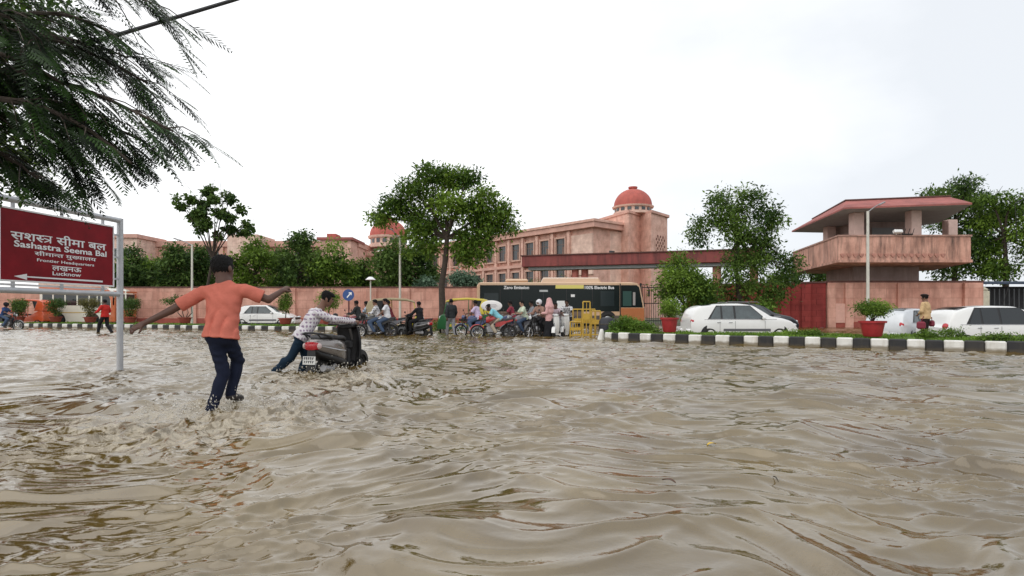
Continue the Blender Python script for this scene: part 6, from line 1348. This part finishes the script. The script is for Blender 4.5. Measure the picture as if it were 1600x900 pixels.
def person(label, loc, rz, J, shirt, pants, skin=SKIN, hair=hairm, sleeve=.5, vox=.019, fold=None, hat=None, scarf=None, s=1.0, wide=1.0, robe=None, hands=('curl', 'curl'), hem=-.06, foot=True, beard=False, longpants=True, head=1.0, foldp=0.006, lw_=1.0):
    J = {k: V3(v) * s for k, v in J.items()}
    T = thing('person', label, 'person', loc, rz)
    pts = np.array([J[k] for k in J if k != 'face']); lo = pts.min(0) - .24; hi = pts.max(0) + .24
    sx = unit(J['shR'] - J['shL']); px_ = unit(J['hpR'] - J['hpL']); fc = unit(J['face'] * 1.0)
    up = unit(J['hed'] - J['nek'])
    # ---- body
    B = SDF(lo, hi, vox); g = s
    fwd = unit(fc - up * (fc @ up) * .3)
    hd = J['hed']; lat = unit(np.cross(fwd, up))
    Rm = Matrix(((lat[0], fwd[0], up[0]), (lat[1], fwd[1], up[1]), (lat[2], fwd[2], up[2]))).to_4x4()
    g0 = g; hg = g * head
    def hp(x, y, z): return hd + (lat * x + fwd * y + up * z) * hg
    fine = vox < .012
    B.ell(hp(0, -.008, .02), (.076 * hg, .094 * hg, .10 * hg), .01, M=Rm); B.ell(hp(0, .022, -.045), (.056 * hg, .066 * hg, .072 * hg), .025, M=Rm)
    B.cap(J['nek'] - up * .03, hp(0, -.02, -.06), .056 * hg * wide, .052 * hg, .02)
    if True:
        B.cap(hp(0, .088, .015), hp(0, .103, -.018), .010 * hg, .014 * hg, .012); B.ell(hp(0, .088, -.052), (.024 * hg, .012 * hg, .008 * hg), .008, M=Rm); B.ell(hp(0, .078, -.088), (.026 * hg, .02 * hg, .018 * hg), .015, M=Rm)
        for q in (-1, 1):
            B.ell(hp(q * .078, -.012, -.008), (.012 * hg, .022 * hg, .034 * hg), .006, M=Rm); B.ell(hp(q * .030, .092, .018), (.016 * hg, .012 * hg, .010 * hg), .004, 'cut', M=Rm) if fine else None
            B.cap(hp(q * .045, .082, .036), hp(q * .012, .092, .034), .007 * hg, k=.01)
    tk = .03
    B.cap(J['pel'], J['che'] * .55 + J['pel'] * .45, .108 * g * wide, .098 * g * wide, tk, 1.30, px_); B.cap(J['che'] * .55 + J['pel'] * .45, J['che'], .098 * g * wide, .112 * g * wide, tk, 1.40, sx)
    B.cap(J['shL'] * .85 + J['shR'] * .15, J['shR'] * .85 + J['shL'] * .15, .058 * g, .058 * g, .05); B.cap(J['che'], J['nek'], .10 * g, .055 * g, .05, 1.2, sx)
    for a, q in (('L', -1), ('R', 1)):
        sh, el, ha = J['sh' + a], J['el' + a], J['ha' + a]; fd = unit(ha - el)
        B.cap(sh, el, .050 * g, .040 * g, .02); B.cap(el, ha, .041 * g, .027 * g, .012)
        hipj, kn, an = J['hp' + a], J['kn' + a], J['an' + a]
        B.cap(hipj, kn, lw_ * .080 * g, lw_ * .055 * g, .03); B.cap(kn, an, lw_ * .055 * g, lw_ * .038 * g, .015); B.ell(kn * .7 + an * .3 - fc * .018 * g, (lw_ * .048 * g, lw_ * .048 * g, .09 * g), .03)
        # hand: palm, four unequal bent fingers, thumb from the side of the palm
        hs = .085 * g; palmn = unit(np.cross(fd, sx * q) + 1e-3); 
        if abs(fd @ sx) > .9: palmn = unit(np.cross(fd, fc))
        wd = unit(np.cross(fd, palmn)); mode = hands[0 if a == 'L' else 1]
        pe = ha + fd * hs; B.cap(ha + fd * .01, pe, .022 * g, .020 * g, .01, 1.75, wd)
        cl = {'curl': (.45, .8), 'fist': (1.35, 2.9), 'open': (.12, .25), 'grip': (1.1, 2.3)}[mode]
        for i, (o_, ln_) in enumerate(((-.030, .064), (-.010, .074), (.010, .070), (.029, .055))):
            b0 = pe + wd * o_ * g; d1 = fd * math.cos(cl[0]) + palmn * math.sin(cl[0]); d2 = fd * math.cos(cl[1]) + palmn * math.sin(cl[1])
            b1 = b0 + d1 * ln_ * .55 * g; b2 = b1 + d2 * ln_ * .5 * g; B.cap(b0 - fd * .01, b1, .0092 * g, .0088 * g, .004); B.cap(b1, b2, .0086 * g, .0072 * g, .003)
        t0 = ha + fd * .025 * g - wd * q * .030 * g; td = unit(fd * .6 - wd * q * .75 + palmn * .45); B.cap(t0, t0 + td * .04 * g, .012 * g, .0105 * g, .006); B.cap(t0 + td * .04 * g, t0 + td * .04 * g + unit(fd * .8 + palmn * .5) * .03 * g, .0105 * g, .0085 * g, .004)
        fdr = unit(np.array([fc[0], fc[1], -.15 if an[2] < .2 * s + 0 else -.5])); B.cap(an, an + fdr * .15 * g + np.array([0, 0, -.045 * g]), .036 * g, .026 * g, .015)
    B.mesh('body', skin, T)
    # ---- hair
    if hat != 'scarf':
        Hh = SDF(hd - .17 * hg, hd + .17 * hg, max(.006, vox * .7)); Hh.ell(hp(0, -.016, .032), (.086 * hg, .100 * hg, .100 * hg), .01, M=Rm); Hh.ell(hp(0, .02, .085), (.07 * hg, .07 * hg, .042 * hg), .02, M=Rm)
        Hh.ell(hp(0, .098, -.028), (.085 * hg, .085 * hg, .092 * hg), .0, 'cut', M=Rm); Hh.plane(hp(0, -.03, -.082), -up * 1.0 - fwd * .12)
        Hh.warp(lambda x, y, z: .0035 * np.sin(x * 150 + 3 * np.sin(z * 70)) * np.sin(y * 140 + z * 90)); Hh.mesh('hair', hair, T)
    if fine:
        mb = MB()
        for q in (-1, 1): mb.ell(hp(q * .030, .082, .018), (.0105, .0105, .0105), 10, 8)
        mb.build('eyes', EYE, T, smooth=True)
    # ---- shirt
    S = SDF(lo, hi, vox); e = .016 * g; hipc = J['pel'] + (J['pel'] - J['che']) * 0
    S.cap(J['pel'] - unit(J['che'] - J['pel']) * (.02 - hem) * 0, J['che'] * .5 + J['pel'] * .5, .112 * g * wide + e, .104 * g * wide + e, tk, 1.34, px_); S.cap(J['che'] * .5 + J['pel'] * .5, J['che'], .104 * g * wide + e, .114 * g * wide + e, tk, 1.42, sx)
    tu = unit(J['che'] - J['pel']); S.cap(J['pel'] + tu * .03, J['pel'] - tu * .12 * g, .124 * g * wide + e, .136 * g * wide + e, tk, 1.36, px_)
    S.cap(J['shL'] * .85 + J['shR'] * .15, J['shR'] * .85 + J['shL'] * .15, .060 * g + e, .060 * g + e, .05); S.cap(J['che'], J['nek'] - up * .035 * g, .10 * g + e, .060 * g + e, .05, 1.2, sx)
    def fn(x, y, z):
        return foldp * (np.sin(26 * x + 17 * z + 5 * np.sin(9 * z + 6 * x + 2)) * .6 + .6 * np.sin(41 * z - 22 * x + 14 * y + 3 * np.sin(12 * x)) * np.sin(7 * z + 9 * x)) + (fold(x, y, z) if fold else 0)
    S.plane(J['pel'] + tu * hem, -tu * 1.0)
    nk = J['nek'] + up * .012 * g; sl, P = S._sl(nk - .2, nk + .2); nn_ = unit(up + fc * .5).astype(np.float32); q_ = (P - nk) @ nn_; rr = np.linalg.norm(P - nk, axis=-1); S.f[sl] = np.where(rr < .12 * g, np.maximum(S.f[sl], q_), S.f[sl])
    for a in 'LR':
        sh, el, ha = J['sh' + a], J['el' + a], J['ha' + a]
        if sleeve >= 1: S.cap(sh, el, .054 * g + e, .048 * g + e, .02); S.cap(el, el + (ha - el) * min(.95, sleeve - .95), .046 * g + e, .036 * g + e, .012)
        else: S.cap(sh, sh + (el - sh) * sleeve, .054 * g + e, .056 * g + e * 1.3, .02)
    S.warp(fn)
    # sleeve ends cut square
    So = S
    for a in 'LR':
        if sleeve < 1:
            sh, el = J['sh' + a], J['el' + a]; d = unit(el - sh); p = sh + (el - sh) * (sleeve + .08)
            sl, P = S._sl(p - .13, p + .13)
            if sl is not None:
                q = (P - p) @ d.astype(np.float32); rr = np.linalg.norm((P - p) - q[..., None] * d, axis=-1); S.f[sl] = np.where(rr < .11, np.maximum(S.f[sl], q), S.f[sl])
    S.mesh('shirt', shirt, T)
    # ---- trousers or robe
    Q = SDF(lo, hi, vox); e = .015 * g
    if robe is None:
        Q.cap(J['pel'] + tu * .03, J['pel'] * .5 + (J['hpL'] + J['hpR']) * .25, .108 * g * wide + e, .110 * g * wide + e, tk, 1.28, px_)
        for a in 'LR':
            hj, kn, an = J['hp' + a], J['kn' + a], J['an' + a]; Q.cap(hj, kn, lw_ * .084 * g * wide + e, lw_ * .062 * g + e, .03); en = kn + (an - kn) * (1.0 if longpants else .35); Q.cap(kn, en, lw_ * .060 * g + e, lw_ * .048 * g + e, .015)
            Q.ell(kn * .65 + an * .35 - fc * .02 * g, (lw_ * .058 * g, lw_ * .058 * g, .09 * g), .03)
        Q.warp(lambda x, y, z: .005 * np.sin(38 * z + 9 * x + 5 * np.sin(11 * z)) * np.sin(13 * y + 21 * x + 2)); Q.plane(J['pel'] + tu * .07, tu)
        Q.mesh('trousers', pants, T)
    else:
        Q.cap(J['pel'] + tu * .05, (J['anL'] + J['anR']) / 2, .14 * g, .24 * g, .02, 1.15, px_); Q.warp(lambda x, y, z: .012 * np.sin(40 * x + 9 * z) * (1.2 - z)); Q.plane((J['anL'] + J['anR']) / 2, np.array([0, 0, -1.])); Q.mesh('robe', pants, T)
    if foot:
        F_ = SDF(lo, hi, vox)
        for a in 'LR':
            an = J['an' + a]; fdr = unit(np.array([fc[0], fc[1], -.15 if an[2] < .2 * s else -.5])); F_.cap(an + np.array([0, 0, -.03]), an + fdr * .16 * g + np.array([0, 0, -.05 * g]), .045 * g, .036 * g, .01, 1.15, px_)
        F_.mesh('shoes', shoem, T)
    if hat == 'scarf':
        K = SDF(lo, hi, vox); K.ell(hp(0, -.02, .02), (.105 * g, .12 * g, .125 * g), .01, M=Rm); K.cap(hp(0, -.04, -.05), J['nek'] - up * .06, .10 * g, .17 * g, .04, 1.2, sx); K.cap(J['nek'] - up * .05, J['che'] - up * .1, .16 * g, .16 * g, .05, 1.3, sx)
        K.ell(hp(0, .115, -.01), (.06 * g, .05 * g, .075 * g), .0, 'cut', M=Rm); K.warp(lambda x, y, z: .008 * np.sin(34 * z + 20 * x) * np.sin(25 * x)); K.mesh('headscarf', scarf, T)
    if hat == 'beret':
        mb = MB(); mb.ell(hp(.0, -.01, .095), (.125 * g, .125 * g, .045 * g), 18, 8, M=Matrix.Rotation(.22, 4, 'Y')); mb.build('beret', M_('beret_dark', (.03, .02, .02), .9), T, smooth=True)
    if hat == 'helmet':
        K = SDF(hd - .2, hd + .2, vox); K.ell(hp(0, -.01, .03), (.125 * g, .14 * g, .13 * g), .01, M=Rm); K.ell(hp(0, .13, -.02), (.09 * g, .08 * g, .05 * g), .0, 'cut', M=Rm); K.mesh('helmet', scarf, T)
    return T
def lw(T, p):  # world -> local of an unrotated base
    return tuple(np.array(p) - np.array(T))
def c_(n, c, **k): return cloth('cloth_' + n, c, **k)
# ---- the boy in the orange shirt, striding away, arms flung wide
b0 = (MANX - .075, MANY, 0.0)
boyJ = dict(pel=(.02, -.01, .80), che=(.03, .05, 1.14), nek=(.02, .06, 1.36), hed=(.0, .085, 1.50), shL=(-.205, .05, 1.25), shR=(.245, .07, 1.27), elL=(-.49, -.05, 1.055), elR=(.46, .15, 1.175), haL=(-.715, -.16, .915), haR=(.54, .32, 1.275),
            hpL=(-.05, -.01, .78), hpR=(.09, 0, .78), knL=(.03, .04, .38), knR=(.095, .22, .50), anL=(-.06, -.06, .0), anR=(.045, .15, .15), face=(.22, 1, 0))
def boyfold(x, y, z):
    d = (x * .77 - z * .64) + .03 * np.sin(8 * z + 3 * x)
    w_ = np.exp(-((x - .02) / .2) ** 2) * np.clip((1.3 - z) * 4, 0, 1) * np.clip((z - .72) * 6, 0, 1)
    return .017 * (1 - 2 * np.abs(np.sin(27 * d + 1.5 * np.sin(7 * z + 5 * x))) ** .8) * w_ * np.clip(.45 + .7 * np.sin(5 * x + 9 * z), 0, 1) + .004 * np.sin(70 * z + 10 * x) * np.clip((.86 - z) * 10, 0, 1)
orange_c = c_('orange_coral', (.56, .16, .115)); navy_c = c_('navy', (.010, .014, .032))
boy = person('boy in coral orange T-shirt and navy trousers striding through the flood, arms spread', b0, 0, boyJ, orange_c, navy_c, SKIND, vox=.0068, sleeve=.66, hands=('curl', 'fist'), fold=boyfold, foldp=.004, hem=-.045, wide=.95, head=1.22, lw_=.82)
# ---- the man pushing the scooter
m0 = (-3.70, 10.30, 0.0)
manJ = dict(pel=(-.06, -.02, .60), che=(.10, .08, .90), nek=(.22, .16, 1.085), hed=(.33, .20, 1.265), shL=(.02, .30, 1.03), shR=(.24, -.03, 1.00), elL=(.38, .42, .87), elR=(.52, .05, .90), haL=(.60, .60, .855), haR=(.78, .34, .865),
            hpL=(-.10, .06, .57), hpR=(-.03, -.09, .57), knL=(-.02, .14, .18), knR=(-.22, -.10, .22), anL=(-.12, -.02, -.18), anR=(-.50, -.12, -.02), face=(1, .42, -.12))
check = c_('white_check', (.66, .63, .65), pat=((.25, .17, .26), 88))
jean = c_('dark_jeans', (.012, .03, .055))
man = person('man in white purple check shirt bending to push the silver brown scooter', m0, 0, manJ, check, jean, SKIN, vox=.0085, sleeve=1.9, hands=('grip', 'grip'), hem=-.07, foldp=.005, s=1.0, head=1.1)
# ---- everyone else, farther off
def at(px, Y_, z): return (X(px, Y_), Y_, z)
blackc = c_('black', (.015, .015, .018)); greyc = c_('grey_trousers', (.28, .28, .30)); whitec = c_('white', (.66, .66, .68)); lav = c_('lavender', (.55, .45, .62)); cyan = c_('cyan', (.22, .52, .60)); pinks = c_('pink_scarf', (.62, .36, .35)); darkg = c_('charcoal', (.03, .034, .036))
bluec = c_('blue', (.03, .06, .16)); redc = c_('red', (.50, .03, .025)); khaki = c_('khaki', (.58, .40, .22)); khd = c_('dark_brown', (.03, .02, .02)); paleg = c_('pale_green', (.55, .62, .48)); wp = c_('print', (.6, .6, .62), pat=((.08, .08, .1), 70)); beige = c_('beige_trousers', (.42, .36, .28)); jean2 = c_('mid_jeans', (.06, .09, .15))
person('person in red shirt and black trousers wading in front of the striped kerb', at(164, 27.6, -.12), R(80), dict(WALK, elL=(-.3, .1, 1.15), haL=(-.3, .3, 1.05), elR=(.3, .02, 1.15), haR=(.3, .22, 1.05)), redc, blackc, SKIND, sleeve=1.4)
person('person in blue shirt riding the motorcycle at the far left edge', at(8, 33.5, -.1), R(-80), RIDE, bluec, jean2, SKIND, sleeve=.6, hat='helmet', scarf=blackc)
person('man in dark shirt and grey trousers walking left of the green auto rickshaw', at(705, 25.6, -.14), R(25), WALK, darkg, greyc, SKIND, sleeve=1.7)
def rider(label, px, Y_, rz, J, sh, pa, dy=0, z=-.12, **k):
    d = Vector((-math.sin(rz), math.cos(rz))); T = person(label, (X(px, Y_) + d.x * dy, Y_ + d.y * dy, z), rz, J, sh, pa, **k); return T
rider('dark haired rider steering the loaded black motorcycle in a patterned shirt', 586, 24.2, R(94), RIDE, wp, jean2, -.05, -.10, sleeve=1.5)
rider('pillion passenger in white shirt at the back of the loaded black motorcycle', 586, 24.2, R(94), PILL, whitec, jean2, -.42, -.10, sleeve=.6)
rider('dark clad rider on the maroon motorcycle under the blue sign', 557, 25.8, R(80), RIDE, darkg, blackc, -.05, sleeve=1.8, skin=SKIND)
rider('rider in black on the dark scooter left of the tree trunk', 648, 25.0, R(60), dict(RIDE, pel=(0, -.3, .84), che=(0, -.26, 1.16), nek=(0, -.24, 1.34), hed=(0, -.22, 1.49), shL=(-.18, -.24, 1.27), shR=(.18, -.24, 1.27), elL=(-.27, -.05, 1.06), elR=(.27, -.05, 1.06), haL=(-.33, .16, 1.02), haR=(.33, .16, 1.02), hpL=(-.09, -.28, .84), hpR=(.09, -.28, .84), knL=(-.16, .12, .72), knR=(.16, .12, .72), anL=(-.14, .1, .36), anR=(.14, .1, .36)), blackc, blackc, 0, -.15, sleeve=1.8, skin=SKIND)
rider('rider in white and lavender shirt beside the green auto rickshaw', 742, 25.0, R(70), RIDE, lav, jean2, -.08, sleeve=.7, skin=SKIND)
lean = dict(RIDE, che=(0, .12, 1.10), nek=(0, .24, 1.22), hed=(0, .34, 1.30), shL=(-.18, .18, 1.17), shR=(.18, .18, 1.17), elL=(-.27, .28, .98), elR=(.27, .28, .98), haL=(-.33, .36, 1.05), haR=(.33, .36, 1.05))
rider('rider in cyan shirt leaning forward over the large red motorcycle', 771, 23.6, R(91), lean, cyan, beige, -.14, sleeve=.7, skin=SKIND)
rider('rider in pale green shirt and sunglasses right of the cyan shirt', 815, 24.8, R(105), RIDE, paleg, jean2, -.06, sleeve=.7, skin=SKINL)
rider('helmeted rider in brown on the black motorcycle beside the woman in pink', 842, 24.2, R(140), RIDE, c_('brown_shirt', (.30, .18, .14)), blackc, -.06, sleeve=1.6, hat='helmet', scarf=whitec)
person('woman in pink headscarf and long black robe standing among the motorcycles', at(858, 23.5, -.15), R(70), dict(STAND, elL=(-.22, .05, 1.12), haL=(-.15, .25, 1.1), elR=(.22, .05, 1.12), haR=(.15, .25, 1.1)), pinks, blackc, SKINL, sleeve=1.9, hat='scarf', scarf=pinks, robe=1, foot=False, hem=-.15)
rider('child in light shirt riding the white scooter that faces the viewer', 868, 24.0, R(170), dict(RIDE, haL=(-.33, .24, .99), haR=(.33, .24, .99), pel=(0, -.2, .84), hpL=(-.09, -.18, .84), hpR=(.09, -.18, .84), che=(0, -.1, 1.12), nek=(0, -.06, 1.26), hed=(0, -.02, 1.38), shL=(-.15, -.08, 1.20), shR=(.15, -.08, 1.20), knL=(-.16, .14, .66), knR=(.16, .14, .66), anL=(-.13, .12, .36), anR=(.13, .12, .36)), c_('mauve', (.45, .36, .40)), greyc, 0, -.10, sleeve=.7, skin=SKIND)
rider('man in white and dark shirt on the grey scooter by the yellow barricades', 886, 24.8, R(160), dict(RIDE, haL=(-.33, .22, .99), haR=(.33, .22, .99), pel=(0, -.22, .86), hpL=(-.09, -.2, .86), hpR=(.09, -.2, .86), knL=(-.16, .14, .7), knR=(.16, .14, .7), anL=(-.13, .12, .36), anR=(.13, .12, .36), che=(0, -.12, 1.18)), wp, blackc, 0, -.10, sleeve=.7, skin=SKIND)
rider('rider in maroon shirt behind the large red motorcycle', 797, 25.9, R(75), RIDE, c_('maroon_shirt', (.25, .04, .06)), blackc, -.06, sleeve=.7, skin=SKIND)
rider('rider in grey shirt half hidden between the sunglasses rider and the helmeted rider', 830, 25.8, R(98), RIDE, c_('grey_shirt', (.22, .23, .25)), jean2, -.06, sleeve=1.5, skin=SKIND)
rider('rider in pale blue shirt behind the pusher\'s outstretched arm', 572, 27.0, R(88), RIDE, c_('pale_blue', (.38, .46, .58)), blackc, -.06, sleeve=.7, skin=SKIND)
rider('rider in dark red jacket just behind the loaded black motorcycle', 606, 25.6, R(100), RIDE, c_('dark_red_jacket', (.16, .03, .04)), blackc, -.06, sleeve=1.8, skin=SKIND)
# policeman in khaki with a cane
cop = person('traffic policeman in khaki shirt and dark beret standing behind the island', at(1446, 19.9, -.10), R(35), dict(STAND, elL=(-.27, .02, 1.14), haL=(-.08, .20, 1.02), elR=(.27, -.02, 1.12), haR=(.2, .14, .92)), khaki, khd, SKIN, sleeve=1.4, hat='beret', vox=.015, wide=1.08)
cx, cy, _ = at(1446, 19.9, 0)
mb = MB(); mb.box((cx - .22, cy - .1, .56), (.16, .26, .26), rz=.6, bev=.05); mb.tube([(cx - .22, cy - .1, .68), (cx - .17, cy - .14, .85), (cx - .12, cy - .10, .92)], .012, 6); tag(mb.build('bag', M_('bag_maroon', (.20, .02, .04), .7), None), 'small maroon bag hanging at the policeman\'s left side', 'bag')
mb = MB(); mb.box((cx + .25, cy + .05, .62), (.14, .2, .22), rz=.3, bev=.05); mb.tube([(cx + .24, cy + .02, .7), (cx + .2, cy - .02, .84)], .012, 6); tag(mb.build('bag', M_('bag_maroon', (.20, .02, .04), .7), None), 'small maroon bag hanging at the policeman\'s right side', 'bag')

# a few leaves and twigs carried by the flood
for k, (px, py, col, lab) in enumerate(((1112, 697, (.62, .42, .06), 'yellow leaf floating on the open water right of centre'), (1212, 752, (.05, .04, .03), 'dark wisp of twig floating low in the open water at right'), (1045, 755, (.10, .05, .03), 'small brown leaf floating in the middle foreground'), (668, 812, (.08, .06, .03), 'thin brown twig floating in the left middle foreground'))):
    Y_ = 900 * H / (py - 486); mb = MB(); L_ = .045 if k != 1 else .06; w_ = .018 if k in (0, 2) else .004
    n_ = 7; top = []; 
    for i in range(n_): u = i / (n_ - 1); top.append([(-L_ + 2 * L_ * u, q * w_ * math.sin(PI * (.05 + .9 * u)), .012 * math.sin(PI * u) + z_) for q, z_ in ((-1, .0), (0, -.004), (1, 0), (0, -.007))])
    mb.loft(top); T = mb.build('floating_leaf' if k in (0, 2) else 'floating_twig', mat('drift_' + str(k), col, .6, var=.3, vscale=30)); T.location = (X(px, Y_), Y_, .016); T.rotation_euler = (0, 0, .4 + k); tag(T, lab, 'leaf' if k in (0, 2) else 'twig')
